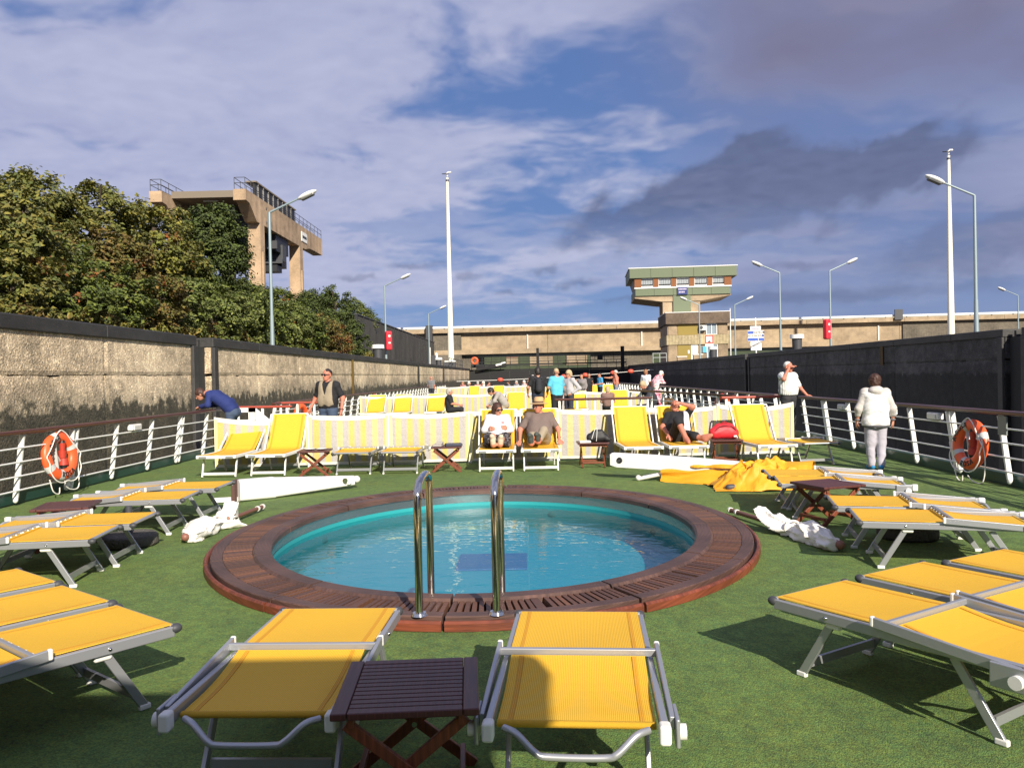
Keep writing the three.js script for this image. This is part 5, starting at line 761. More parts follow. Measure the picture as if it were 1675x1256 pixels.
  const sh = thing('shoes', 'dark shoes with orange soles under the yellow tarpaulin', 'shoes', [3.0, 0, -11.68], 0.2); for (const x of [-0.09, 0.12]) { const s = part('shoe', skinCaps([cap([x - 0.08, 0.045, 0], [x + 0.08, 0.055, 0.03], 0.045, 0.04)], 0.012, 0.03), mDarkGrey, sh); part('sole', rbox(0.2, 0.02, 0.08, 0.008, x, 0.012, 0.015), mOrangeDark, s); }
  // parasols lying down
  const parasol = (A, B, label, flare, seed) => {
    const o = thing('parasol', label, 'parasol'), d = V(B[0] - A[0], 0, B[2] - A[2]), L = d.length(); d.normalize(); o.position.set(A[0], 0, A[2]); o.rotation.y = Math.atan2(-d.z, d.x); // local +x from the finial to the pole foot
    part('pole', rod([0.06, 0.075, 0], [L, 0.06, 0], 0.026, 0.026, 12), mat(0.16, 0.07, 0.045, 0.5), o); part('finial', [ball(0.042, 0.03, 0.07, 0, 14), cyl(0.034, 0.038, 0.06, 0.07, 0.07, 0, 14, 0, PI / 2)], mat(0.24, 0.1, 0.07, 0.5), o); part('pole_ring', [L - 0.17, L - 0.01].map(x => at(new THREE.CylinderGeometry(0.034, 0.034, 0.035, 16).rotateZ(PI / 2), x, 0.06, 0)), mPlastic, o);
    const q = L * 0.53;
    part('canopy', skin((x, y, z) => { // gathered cloth: bound near the hem, deep lengthwise folds, lying flat on the deck
      const t = x / q; if (t < -0.02) return 0.05; const zz = z - 0.05 * sin(x * 5 + seed), a = Math.atan2(y - 0.07, zz), W = fbm(x * 3.1 + seed * 3, a * 1.3 + 20, 256, 3, 6) - 0.5;
      const R = t < 0.68 ? 0.055 + 0.115 * Math.pow(clamp(t / 0.5), 0.7) * (t > 0.5 ? mix(1, 0.45, sstep(0.5, 0.68, t)) : 1) : 0.09 + flare * (t - 0.68) * 0.52;
      const fold = (0.04 + 0.08 * max(0, t - 0.6)) * abs(sin(a * 2.5 + W * 6 + x * 2.2 + seed)) + 0.035 * W + 0.012 * abs(sin(a * 6 + x * 5 + W * 8));
      let e = hypot((y - 0.06) * (t > 0.68 ? 1.7 : 1.3), zz) - R - 0.03 + fold; e = max(e, x - q * (0.97 + 0.16 * sin(a * 2 + seed * 2) + 0.1 * W), -x + 0.05, -y + 0.006); return e * 0.6;
    }, [0, -0.03, -0.42], [q * 1.3, 0.36, 0.42], 0.012), mCloth, o);
    part('tie_band', at(new THREE.TorusGeometry(0.085, 0.014, 8, 24).rotateY(PI / 2).scale(1, 0.85, 1), q * 0.72, 0.085, 0), mCloth, o); part('tie_button', ball(0.024, q * 0.78, 0.12, 0.09, 8), mat(0.3, 0.15, 0.1, 0.6), o);
  };
  parasol([-3.58, 0, -8.5], [-3.42, 0, -10.58], 'folded white parasol with a brown pole on the deck left of the pool', 1.25, 2); parasol([2.86, 0, -7.55], [2.36, 0, -9.65], 'folded white parasol on the deck right of the pool, partly shaded', 1.0, 5);
  const stone = mat(0.22, 0.21, 0.19, 0.95, 0, { map: concreteMap, bumpMap: roughBump, bumpScale: 0.02 });
  for (const [x, z, lab] of [[-4.15, -8.5, 'round concrete parasol base under the left loungers'], [3.75, -8.2, 'round concrete parasol base under the right loungers'], [4.2, -10.0, 'dark parasol base near the rear right loungers']]) { const u = thing('parasol_weight', lab, 'parasol base', [x, 0, z]); part('block', metric(new THREE.LatheGeometry([[0, 0], [0.27, 0], [0.285, 0.03], [0.28, 0.1], [0.255, 0.125], [0, 0.13]].map(p => new THREE.Vector2(...p)), 32)), stone, u); part('socket', cyl(0.035, 0.035, 0.3, 0, 0.26, 0, 14), mDarkGrey, u); }
}
{ // flat canopy behind the camera: its edge shades the foreground
  const c = thing('deck_canopy', 'flat white canopy roof on posts that shades the near end of the deck', 'canopy'), s = new THREE.Shape(); const x0 = -7, x1 = 1.72, z0 = -0.34, z1 = 6, r = 0.14; s.moveTo(x0, -z0); s.lineTo(x1 - r, -z0); s.quadraticCurveTo(x1, -z0, x1, -z0 - r); s.lineTo(x1, -z1); s.lineTo(x0, -z1); s.closePath();
  part('roof', new THREE.ExtrudeGeometry(s, { depth: 0.08, bevelEnabled: false }).rotateX(-PI / 2).translate(0, 2.8, 0.7), mWhite, c); part('added_shade_wall', box(8.4, 2.7, 0.1, -2.7, 1.4, 4.2), mat(0.3, 0.29, 0.27, 0.7), c); for (const [x, z] of [[-6.6, 1.2], [1.4, 1.2], [-6.6, 6], [1.4, 6]]) part('post', rod([x, 0, z], [x, 2.8, z], 0.04), mWhite, c);  // unseen wall behind the camera, added only to block sky light and deepen the shade
}

// ================================================================ people
const SKIN = mat(0.46, 0.21, 0.135, 0.6), SKINRED = mat(0.48, 0.18, 0.115, 0.6), fab = (r, g, b, more = {}) => mat(r, g, b, 0.85, 0, { bumpMap: clothBump, bumpScale: 0.008, ...more });
const HAIR = { grey: mat(0.38, 0.36, 0.33, 0.7), white: mat(0.62, 0.6, 0.55, 0.7), brown: mat(0.05, 0.02, 0.012, 0.6), dark: mat(0.018, 0.013, 0.012, 0.6), blond: mat(0.45, 0.34, 0.2, 0.65), ginger: mat(0.28, 0.13, 0.06, 0.65) };
const L3 = (a, b, t) => [0, 1, 2].map(k => mix(a[k], b[k], t));
const STAND = { pelvis: [0, 0.96, 0], belly: [0, 1.13, 0.01], chest: [0, 1.33, 0], neck: [0, 1.47, -0.005], head: [0, 1.61, 0.015], shL: [0.175, 1.42, 0], shR: [-0.175, 1.42, 0], elL: [0.235, 1.15, -0.03], elR: [-0.235, 1.15, -0.03], haL: [0.235, 0.92, 0.06], haR: [-0.235, 0.92, 0.06], hiL: [0.09, 0.92, 0], hiR: [-0.09, 0.92, 0], knL: [0.095, 0.5, 0.025], knR: [-0.095, 0.5, 0.025], anL: [0.095, 0.085, -0.02], anR: [-0.095, 0.085, -0.02], toL: [0.11, 0.04, 0.13], toR: [-0.11, 0.04, 0.13] };
const SIT = { pelvis: [0, 0.52, 0], belly: [0, 0.68, 0], chest: [0, 0.86, -0.01], neck: [0, 1.0, 0], head: [0, 1.13, 0.02], shL: [0.17, 0.95, 0], shR: [-0.17, 0.95, 0], elL: [0.23, 0.7, 0.04], elR: [-0.23, 0.7, 0.04], haL: [0.12, 0.6, 0.25], haR: [-0.12, 0.6, 0.25], hiL: [0.09, 0.5, 0.02], hiR: [-0.09, 0.5, 0.02], knL: [0.1, 0.52, 0.42], knR: [-0.1, 0.52, 0.42], anL: [0.1, 0.1, 0.45], anR: [-0.1, 0.1, 0.45], toL: [0.1, 0.04, 0.6], toR: [-0.1, 0.04, 0.6] };
const eld = (x, y, z, cx, cy, cz, rx, ry, rz) => { const a = (x - cx) / rx, b = (y - cy) / ry, c = (z - cz) / rz, q = sqrt(a * a + b * b + c * c); return (q - 1) * min(rx, ry, rz) * (q < 1 ? 1 : 1.15); };
function headField(x, y, z) {
  let d = eld(x, y, z, 0, 0.035, -0.012, 0.076, 0.088, 0.096); d = smin(d, eld(x, y, z, 0, -0.045, 0.022, 0.056, 0.07, 0.065), 0.05); d = smin(d, capD(x, y, z, NOSE), 0.018); d = smin(d, eld(x, y, z, 0, -0.085, 0.052, 0.03, 0.022, 0.026), 0.03);
  d = smin(d, eld(abs(x), y, z, 0.078, -0.005, -0.01, 0.012, 0.032, 0.02), 0.01); d = smin(d, eld(x, y, z, 0, -0.058, 0.082, 0.024, 0.008, 0.009), 0.008); d = max(d, -eld(abs(x), y, z, 0.03, 0.012, 0.098, 0.018, 0.011, 0.016)); return d;
}
const NOSE = cap([0, 0.02, 0.082], [0, -0.022, 0.104], 0.01, 0.016);
const HEADG = skin(headField, [-0.11, -0.15, -0.13], [0.11, 0.15, 0.14], 0.008), HEADC = skin(headField, [-0.13, -0.17, -0.15], [0.13, 0.17, 0.16], 0.02);
const hairs = {};
function hairGeo(style) {
  if (hairs[style]) return hairs[style];
  const f = (x, y, z) => {
    const n = 0.012 * fbm(x * 40 + 5, y * 30 + z * 34, 256, 3, 3); let d = eld(x, y, z, 0, 0.037, -0.014, 0.088, 0.10, 0.107) + n;
    if (style === 'bob') { d = smin(d, eld(x, y, z, 0, -0.025, -0.03, 0.108, 0.125, 0.09) + n, 0.04); return max(d, -eld(x, y, z, 0, -0.045, 0.115, 0.066, 0.11, 0.09)); }
    if (style === 'full') { d = eld(x, y, z, 0, 0.042, -0.022, 0.1, 0.11, 0.115) + n * 1.6; d = smin(d, eld(x, y, z, 0, -0.03, -0.06, 0.085, 0.085, 0.07) + n, 0.04); return max(d, -eld(x, y, z, 0, -0.045, 0.115, 0.07, 0.105, 0.085)); }
    if (style === 'curly') { const m = 0.03 * fbm(x * 34 + 5, y * 34 + z * 30, 256, 3, 3); d = eld(x, y, z, 0, 0.04, -0.025, 0.122, 0.13, 0.128) + m; d = smin(d, eld(x, y, z, 0, -0.04, -0.06, 0.1, 0.09, 0.075) + m, 0.04); return max(d, -eld(x, y, z, 0, -0.045, 0.125, 0.07, 0.105, 0.085)); }
    if (style === 'bald') return max(d + 0.006, y - 0.05, -(y + 0.06), z - 0.02);
    return max(d + 0.004, 0.0 - (y - 0.042 + clamp(-z * 1.3, -0.02, 0.13)) * 0.8, z - 0.088 + max(0, 0.075 - y) * 0.6); // short
  };
  return hairs[style] = skin(f, [-0.14, -0.18, -0.17], [0.14, 0.19, 0.14], 0.01);
}
function hand(wrist, dir, palm, curl, s, side) { // palm, four fingers of different length and a thumb leaving its side
  const D = V(...dir).normalize(), Pn = V(...palm).normalize(), X = D.clone().cross(Pn).normalize().multiplyScalar(side); Pn.copy(X).cross(D).normalize().multiplyScalar(side);
  const at3 = (u, v, w) => [0, 1, 2].map(k => wrist[k] + (D.toArray()[k] * u + X.toArray()[k] * v + Pn.toArray()[k] * w) * s), c = [cap(at3(0, 0, 0), at3(0.07, 0.022, 0), 0.022 * s, 0.016 * s), cap(at3(0, 0, 0), at3(0.075, -0.022, 0), 0.022 * s, 0.016 * s), cap(at3(0.05, -0.02, 0), at3(0.05, 0.022, 0), 0.017 * s, 0.017 * s)];
  [[0.033, 0.062], [0.011, 0.072], [-0.011, 0.067], [-0.032, 0.052]].forEach(([v, l]) => { const a = at3(0.078, v, 0), b = at3(0.078 + l * 0.55 * cos(curl * 0.6), v * 1.08, l * 0.55 * sin(curl * 0.6)), e = at3(0.078 + l * 0.55 * cos(curl * 0.6) + l * 0.5 * cos(curl * 1.5), v * 1.08, l * 0.55 * sin(curl * 0.6) + l * 0.5 * sin(curl * 1.5)); c.push(cap(a, b, 0.0095 * s, 0.009 * s), cap(b, e, 0.009 * s, 0.0078 * s)); });
  c.push(cap(at3(0.02, 0.026, 0.005), at3(0.055, 0.058, 0.018), 0.013 * s, 0.011 * s), cap(at3(0.055, 0.058, 0.018), at3(0.088, 0.066, 0.03), 0.011 * s, 0.009 * s)); return skinCaps(c, 0.007, 0.012);
}
function person(label, pos, turn, base, over, st) {
  const o = thing('person', label, 'person', pos, turn, st.group), k = st.scale ?? 1, J = {}; for (const n of Object.keys(base)) J[n] = (over[n] ?? base[n]).map(v => v * k);
  const far = st.far, cell = far ? 0.03 : 0.02, F = (st.fat ?? 1) * k, w = k, sx = J.shL[0] === J.shR[0] ? 0 : 1, side = V(J.shL[0] - J.shR[0], J.shL[1] - J.shR[1], J.shL[2] - J.shR[2]).normalize().multiplyScalar(0.062 * F), off = (p, s) => [p[0] + side.x * s, p[1] + side.y * s, p[2] + side.z * s];
  const torso = (e, from = 0) => [[-1, 1].map(s => cap(off(J.pelvis, s), off(J.belly, s), 0.105 * F + e, 0.108 * F * (st.belly ?? 1) + e)), [-1, 1].map(s => cap(off(J.belly, s), off(J.chest, s), 0.108 * F * (st.belly ?? 1) + e, 0.112 * F + e)), [cap(J.shL, J.shR, 0.062 * w + e, 0.062 * w + e), cap(J.chest, J.neck, 0.1 * w + e * 0.5, 0.055 * w + e * 0.3)]].flat();
  const arm = (S, t = 2, e = 0) => { const sh = J['sh' + S], el = J['el' + S], ha = J['ha' + S], c = []; if (t <= 1) c.push(cap(sh, L3(sh, el, t), 0.056 * w + e, mix(0.056, 0.043, t) * w + e)); else c.push(cap(sh, el, 0.056 * w + e, 0.043 * w + e), cap(el, L3(el, ha, t - 1), 0.043 * w + e, mix(0.043, 0.029, t - 1) * w + e)); return c; };
  const leg = (S, t = 2, e = 0) => { const h = J['hi' + S], n = J['kn' + S], a = J['an' + S], c = []; if (t <= 1) c.push(cap(h, L3(h, n, t), 0.088 * F + e, mix(0.088, 0.06, t) * w + e)); else c.push(cap(h, n, 0.088 * F + e, 0.06 * w + e), cap(n, L3(n, a, t - 1), 0.06 * w + e, mix(0.06, 0.042, t - 1) * w + e)); return c; };
  const foot = (S, e = 0) => { const a = J['an' + S], t = J['to' + S], d = [0, 1, 2].map(i => t[i] - a[i]), heel = [a[0] - d[0] * 0.3, mix(a[1], t[1], 0.7), a[2] - d[2] * 0.3]; return [cap(a, L3(a, t, 0.5), 0.04 * w + e, 0.038 * w + e), cap(heel, t, 0.036 * w + e, 0.034 * w + e)]; };
  // the body: one skin from feet to neck, with head and hands joined on
  const all = [...torso(0), ...arm('L'), ...arm('R'), ...leg('L'), ...leg('R'), ...foot('L'), ...foot('R'), cap(J.neck, J.head, 0.052 * w, 0.05 * w)], pieces = [skinCaps(all, cell, 0.05)];
  const [hy, hp, hr] = st.look ?? [0, 0, 0], place = g => { const q = g.clone(); q.scale(1.02 * k, 1.02 * k, 1.02 * k); q.rotateZ(hr ?? 0); q.rotateX(hp); q.rotateY(hy); q.translate(...J.head); return q; };
  pieces.push(place(far ? HEADC : HEADG));
  if (!far) for (const [S, s] of [['L', 1], ['R', -1]]) { const a = J['el' + S], b = J['ha' + S], d = [0, 1, 2].map(i => b[i] - a[i]), pm = (st['palm' + S]) ?? [-s * 1, 0, 0.2]; pieces.push(hand(b, st['dir' + S] ?? d, pm, st['curl' + S] ?? 0.5, k, s)); }
  part('body', pieces, st.skin ?? SKIN, o);
  const fold = amp => (d, x, y, z) => d + amp * (fbm(x * 9 + 3, y * 14 + z * 8, 256, 3, 5) - 0.5), cut = (hem, amp) => (d, x, y, z) => max(d + amp * (fbm(x * 9 + 3, y * 14 + z * 8, 256, 3, 5) - 0.5), hem ? hem(x, y, z) : -1);
  if (st.bottom) part(st.bottomName ?? 'trousers', skinCaps([...leg('L', st.leg ?? 1.92, st.loose ?? 0.014), ...leg('R', st.leg ?? 1.92, st.loose ?? 0.014), ...[-1, 1].map(s => cap(off(J.pelvis, s), off(L3(J.pelvis, J.belly, 0.55), s), 0.108 * F + 0.008, 0.106 * F + 0.006))], cell * 0.85, 0.03, fold(0.02)), st.bottom, o);
  if (st.top) { const t = torso(0.016 + (st.puff ?? 0)); const low = L3(J.pelvis, J.belly, st.hem ?? 0.1), up = V(J.belly[0] - J.pelvis[0], J.belly[1] - J.pelvis[1], J.belly[2] - J.pelvis[2]).normalize(); part(st.topName ?? 'shirt', skinCaps([...t, ...(st.noSleeve ? [] : [...arm('L', st.sleeve ?? 0.72, 0.017), ...arm('R', st.sleeve ?? 0.72, 0.017)])], cell * 0.85, 0.045, cut((x, y, z) => -((x - low[0]) * up.x + (y - low[1]) * up.y + (z - low[2]) * up.z), 0.022)), st.top, o); }
  if (st.shoe) for (const S of ['L', 'R']) part('shoe', skinCaps(foot(S, 0.01), cell * 0.8, 0.03), st.shoe, o);
  if (st.hair) part('hair', place(hairGeo(st.style ?? 'short')), HAIR[st.hair], o);
  if (!far) { for (const s of [-1, 1]) if (!st.glasses) part('eye', place(ball(0.0105, s * 0.03, 0.012, 0.082, 8)), mBlack, o); if (st.glasses) part('sunglasses', place(mg([at(new THREE.SphereGeometry(0.03, 12, 8).scale(1, 0.75, 0.35), -0.033, 0.012, 0.098), at(new THREE.SphereGeometry(0.03, 12, 8).scale(1, 0.75, 0.35), 0.033, 0.012, 0.098), box(0.03, 0.008, 0.01, 0, 0.02, 0.105), bar([0.062, 0.018, 0.095], [0.085, 0.012, -0.01], 0.006, 0.01), bar([-0.062, 0.018, 0.095], [-0.085, 0.012, -0.01], 0.006, 0.01)])), mBlack, o); }
  if (st.hat) part('hat', place(mg([at(new THREE.LatheGeometry([[0.0, 0.175], [0.06, 0.178], [0.086, 0.16], [0.094, 0.07], [0.098, 0.062], [0.165, 0.05], [0.166, 0.056], [0.1, 0.07]].map(p => new THREE.Vector2(...p)), 28), 0, 0, -0.012, -0.12)])), st.hat, o), part('hat_band', place(at(cyl(0.0975, 0.095, 0.028, 0, 0, 0, 24), 0, 0.086, -0.012, -0.12)), mat(0.12, 0.07, 0.04, 0.8), o);
  if (st.cap) part('cap', place(skin((x, y, z) => min(max(eld(x, y, z, 0, 0.045, -0.014, 0.092, 0.1, 0.108), -(y - 0.045)), max(eld(x, y, z, 0, 0.05, 0.1, 0.075, 0.012, 0.075), -(z - 0.04))), [-0.12, 0.01, -0.15], [0.12, 0.18, 0.2], 0.01)), st.cap, o);
  o.userData.J = undefined; delete o.userData.J; o.extra = { J, off, F, k, place, cell, torso, arm };
  return o;
}
const jeans = fab(0.05, 0.075, 0.13), navy = fab(0.012, 0.025, 0.13), black = fab(0.012, 0.012, 0.015), greyT = fab(0.16, 0.16, 0.17), lavender = fab(0.42, 0.40, 0.46), mShoe = mat(0.04, 0.035, 0.035, 0.6), mPale = fab(0.62, 0.6, 0.58), beige = fab(0.30, 0.245, 0.17);
// ---- near figures
person('man in a dark blue sweater leaning over the left railing', [-6.6, 0, -18.4], -PI / 2, STAND, { pelvis: [0, 0.96, -0.06], belly: [0, 1.14, 0.08], chest: [0, 1.32, 0.33], neck: [0, 1.4, 0.5], head: [0, 1.36, 0.68], shL: [0.17, 1.36, 0.42], shR: [-0.17, 1.36, 0.42], elL: [0.25, 1.14, 0.42], elR: [-0.25, 1.14, 0.42], haL: [0.14, 1.1, 0.64], haR: [-0.12, 1.1, 0.62] }, { scale: 1.03, hair: 'brown', look: [0.3, 0.6, 0], style: 'full', top: navy, sleeve: 1.9, topName: 'sweater', bottom: jeans, shoe: mShoe, belly: 1.08, fat: 1.08, dirL: [-0.6, -0.2, 0.6], dirR: [0.6, -0.2, 0.6], palmL: [0, -1, 0], palmR: [0, -1, 0] });
{
  const p = person('man in sunglasses with a tan waistcoat and black shirt', [-4.2, 0, -17.5], -0.32, STAND, { elL: [0.30, 1.16, -0.04], haL: [0.32, 0.92, 0.06], elR: [-0.3, 1.17, -0.03], haR: [-0.36, 0.96, 0.08], knL: [0.1, 0.5, 0.08], anL: [0.1, 0.085, 0.1], toL: [0.11, 0.04, 0.25] }, { scale: 1.1, fat: 1.06, hair: 'dark', glasses: true, look: [-0.25, 0.02, 0], top: black, bottom: jeans, shoe: mShoe, skin: SKINRED, belly: 1.05 }), e = p.extra, vest = beige;
  part('waistcoat', skinCaps(e.torso(0.03).slice(0, 5), 0.018, 0.05, (d, x, y, z) => { const k = e.k; return max(d + 0.012 * (fbm(x * 12, y * 14, 256, 3, 6) - 0.5), -(y - 1.0 * k - 0.05 * k * abs(abs(x) / (0.12 * k) - 0.7)), y - 1.5 * k, abs(x) - 0.15 * k - 0.1 * max(0, 1.3 * k - y), (z > 0 ? 1 : -1) * (0.3 * (y - 1.22 * k) - abs(x)) * 0.9 - (z > 0 ? 0 : 9)); }), vest, p);
  part('button', [1.05, 1.12, 1.19].map(y => ball(0.009, 0.004, y * e.k, 0.158 * e.k, 6)), mBlack, p); part('watch', at(new THREE.TorusGeometry(0.034, 0.01, 6, 14).rotateX(PI / 2), 0.318 * e.k, 0.955 * e.k, 0.045 * e.k), mBlack, p);
}
// couple on the loungers
const REC = { pelvis: [0, 0.52, 0.13], belly: [0, 0.64, 0.05], chest: [0, 0.80, -0.06], neck: [0, 0.93, -0.12], head: [0, 1.055, -0.085], shL: [0.165, 0.885, -0.09], shR: [-0.165, 0.885, -0.09], elL: [0.24, 0.68, 0.02], elR: [-0.24, 0.68, 0.02], haL: [-0.02, 0.7, 0.16], haR: [0.04, 0.73, 0.15], hiL: [0.085, 0.5, 0.16], hiR: [-0.085, 0.5, 0.16], knL: [0.1, 0.58, 0.55], knR: [-0.08, 0.59, 0.55], anL: [0.07, 0.475, 0.9], anR: [-0.05, 0.475, 0.92], toL: [0.09, 0.62, 0.95], toR: [-0.07, 0.63, 0.97] };
{
  const p = person('woman in a white top and sunglasses, arms crossed on a lounger', [-0.53, 0, -15.36], 0, REC, {}, { fat: 0.9, hair: 'brown', style: 'bob', glasses: true, look: [0.55, 0.2, 0], top: fab(0.66, 0.64, 0.66), sleeve: 1.92, shoe: mat(0.55, 0.46, 0.34, 0.8), dirL: [-1, 0.15, 0.1], dirR: [1, 0, 0.1], palmL: [0, 0, -1], palmR: [0, 0, -1] });
  part('skirt', skinCaps([cap([-0.1, 0.5, 0.12], [-0.13, 0.55, 0.58], 0.12, 0.12), cap([0.1, 0.5, 0.12], [0.14, 0.55, 0.58], 0.12, 0.12), cap([-0.17, 0.45, 0.4], [-0.2, 0.44, 0.6], 0.06, 0.04), cap([0.17, 0.45, 0.4], [0.2, 0.44, 0.6], 0.06, 0.04)], 0.016, 0.08, (d, x, y, z) => max(d + 0.025 * (fbm(x * 16, y * 10 + z * 5, 256, 3, 4) - 0.5), z - 0.66, -(y - 0.412))), fab(1, 1, 1, { map: patternMap([[18, 18, 22], [30, 28, 34], [110, 104, 108], [20, 20, 26]], 16, 3) }), p);
  part('chest_print', at(rbox(0.05, 0.035, 0.012, 0.005), 0.1, 0.82, 0.075, -0.4), mat(0.5, 0.2, 0.2, 0.7), p);
}
{
  const p = person('man in a straw hat and grey-brown shirt on a lounger', [0.25, 0, -15.34], 0, REC, { head: [-0.01, 1.07, -0.06], neck: [0, 0.95, -0.11], shL: [0.19, 0.89, -0.09], shR: [-0.19, 0.89, -0.09], elL: [0.34, 0.66, -0.02], elR: [-0.35, 0.66, -0.02], haL: [0.35, 0.48, 0.16], haR: [-0.36, 0.475, 0.16], knL: [0.06, 0.66, 0.5], knR: [-0.14, 0.57, 0.52], anL: [-0.04, 0.5, 0.8], anR: [-0.16, 0.475, 0.86], toL: [-0.07, 0.63, 0.87], toR: [-0.19, 0.62, 0.93] }, { scale: 1.02, fat: 1.16, belly: 1.12, hair: 'grey', style: 'bald', skin: SKINRED, look: [-0.75, 0.12, 0], top: fab(0.155, 0.115, 0.10), sleeve: 0.75, bottom: beige, leg: 1.75, loose: 0.022, shoe: mat(0.05, 0.06, 0.055, 0.7), hat: mat(0.52, 0.34, 0.17, 0.85), dirL: [0.1, -0.4, 0.9], dirR: [-0.1, -0.4, 0.9], palmL: [0, -1, 0], palmR: [0, -1, 0] });
  part('watch', at(new THREE.TorusGeometry(0.033, 0.009, 6, 14).rotateX(PI / 2 + 0.5), 0.352, 0.53, 0.12), mBlack, p); part('spectacles', p.extra.place(mg([new THREE.TorusGeometry(0.024, 0.003, 6, 16).translate(-0.032, 0.012, 0.104), new THREE.TorusGeometry(0.024, 0.003, 6, 16).translate(0.032, 0.012, 0.104), bar([-0.056, 0.015, 0.1], [-0.084, 0.01, -0.01], 0.004, 0.006)])), mDarkGrey, p);
}
{
  const p = person('man in black reclining on a lounger with an arm over his face', [2.84, 0, -15.44], 0, REC, { chest: [0.02, 0.79, -0.06], neck: [0, 0.92, -0.14], head: [-0.03, 1.035, -0.12], shL: [0.18, 0.88, -0.1], shR: [-0.17, 0.86, -0.09], elL: [0.27, 1.03, 0.05], haL: [0.04, 1.1, 0.02], elR: [-0.29, 0.66, 0.0], haR: [-0.22, 0.53, 0.2], knL: [0.2, 0.52, 0.5], anL: [0.36, 0.47, 0.68], toL: [0.45, 0.55, 0.74], knR: [-0.08, 0.8, 0.42], anR: [0.02, 0.475, 0.68], toR: [0.03, 0.44, 0.83] }, { scale: 1.0, fat: 1.18, belly: 1.12, hair: 'dark', look: [-0.3, -0.35, 0], top: black, sleeve: 0.6, bottom: black, leg: 1.12, bottomName: 'shorts', loose: 0.024, skin: SKINRED, dirL: [-1, 0.1, 0.1], palmL: [0, -0.3, -1], palmR: [0, -1, 0.2], curlL: 0.9 });
  part('shirt_panel', skinCaps([cap([0.1, 0.6, 0.1], [0.1, 0.84, -0.03], 0.1, 0.1)], 0.018, 0.04, (d, x, y, z) => max(d + 0.0, -(x - 0.07 + 0.12 * (0.72 - y)), x - 0.2)).scale(1, 1, 1).translate(0, 0.02, 0.045), fab(0.74, 0.72, 0.74), p);
}
{
  const p = person('man in a pale striped shirt shading his eyes at the right railing', [6.15, 0, -19.4], 0.55, STAND, { elR: [-0.30, 1.36, 0.15], haR: [-0.1, 1.615, 0.13], elL: [0.33, 1.17, 0.03], haL: [0.40, 1.0, 0.16] }, { scale: 1.08, fat: 1.1, belly: 1.08, hair: 'white', look: [0.25, 0.05, 0], skin: SKINRED, top: fab(1, 1, 1, { map: shirtStripe }), sleeve: 0.8, bottom: fab(0.03, 0.03, 0.034), shoe: mShoe, puff: 0.012, hem: 0.35, dirR: [0.75, 0.2, 0.4], palmR: [0, -1, 0.1], curlR: 0.3, dirL: [0.7, -0.2, 0.5], palmL: [0, -1, 0] });
  part('belt', at(new THREE.TorusGeometry(0.162, 0.02, 8, 30).rotateX(PI / 2).scale(1.08, 1, 0.74), 0, 1.135, 0.005), mBlack, p); part('buckle', rbox(0.05, 0.035, 0.012, 0.005, 0.01, 1.135, 0.143), mSteel, p); part('collar', at(new THREE.TorusGeometry(0.072, 0.02, 8, 20).rotateX(PI / 2 - 0.25).scale(1.15, 1, 0.9), 0, 1.585, 0.01), fab(0.72, 0.72, 0.68), p);
}
{
  const a = fab(0.74, 0.73, 0.71), sl = fab(0.50, 0.47, 0.44), p = person('woman seen from behind in a white quilted jacket by the right railing', [5.78, 0, -13.72], PI - 0.2, STAND, { elL: [0.29, 1.13, -0.02], haL: [0.31, 0.88, 0.06], elR: [-0.29, 1.13, -0.02], haR: [-0.31, 0.89, 0.07], anR: [-0.075, 0.085, -0.04], anL: [0.075, 0.085, 0.03] }, { scale: 0.9, fat: 1.1, hair: 'brown', style: 'curly', look: [-0.1, 0.1, 0], bottom: lavender, loose: 0.024, leg: 1.97, shoe: mat(0.02, 0.2, 0.42, 0.6), belly: 1.05, top: sl, sleeve: 1.85, topName: 'jacket_sleeves' }), e = p.extra;
  const q = e.k;
  part('jacket', skinCaps([...e.torso(0.024).slice(0, 5), cap([-0.08 * q, 0.87 * q, 0], [0.08 * q, 0.87 * q, 0], 0.158 * q, 0.158 * q)], 0.012, 0.06, (d, x, y, z) => max(d - 0.008 * abs(sin((y + abs(x) * 0.55) * 42)), -(y - 0.81 * q), y - 1.43 * q)), a, p);
  part('hood', skin((x, y, z) => { x /= q; y /= q; z /= q; const n = 0.025 * fbm(x * 14, y * 14 + z * 9, 256, 3, 4); return max(eld(x, y, z, 0, 1.45, -0.075, 0.15, 0.11, 0.115) + n, -eld(x, y, z, 0, 1.56, 0.0, 0.1, 0.1, 0.1), -(y - 1.33 - 0.3 * max(0, abs(x) - 0.05))) * q; }, [-0.2 * q, 1.26 * q, -0.24 * q], [0.2 * q, 1.62 * q, 0.12 * q], 0.013), sl, p);
  part('jacket_hem', at(new THREE.TorusGeometry(0.2 * q, 0.018, 8, 32).rotateX(PI / 2).scale(1.06, 1, 0.84), 0, 0.805 * q, -0.004), fab(0.09, 0.09, 0.1), p); for (const s of [-1, 1]) part('cuff', at(new THREE.TorusGeometry(0.034, 0.012, 6, 14).rotateX(PI / 2), s * 0.303 * q, 0.92 * q, 0.05 * q), fab(0.2, 0.2, 0.21), p);
}
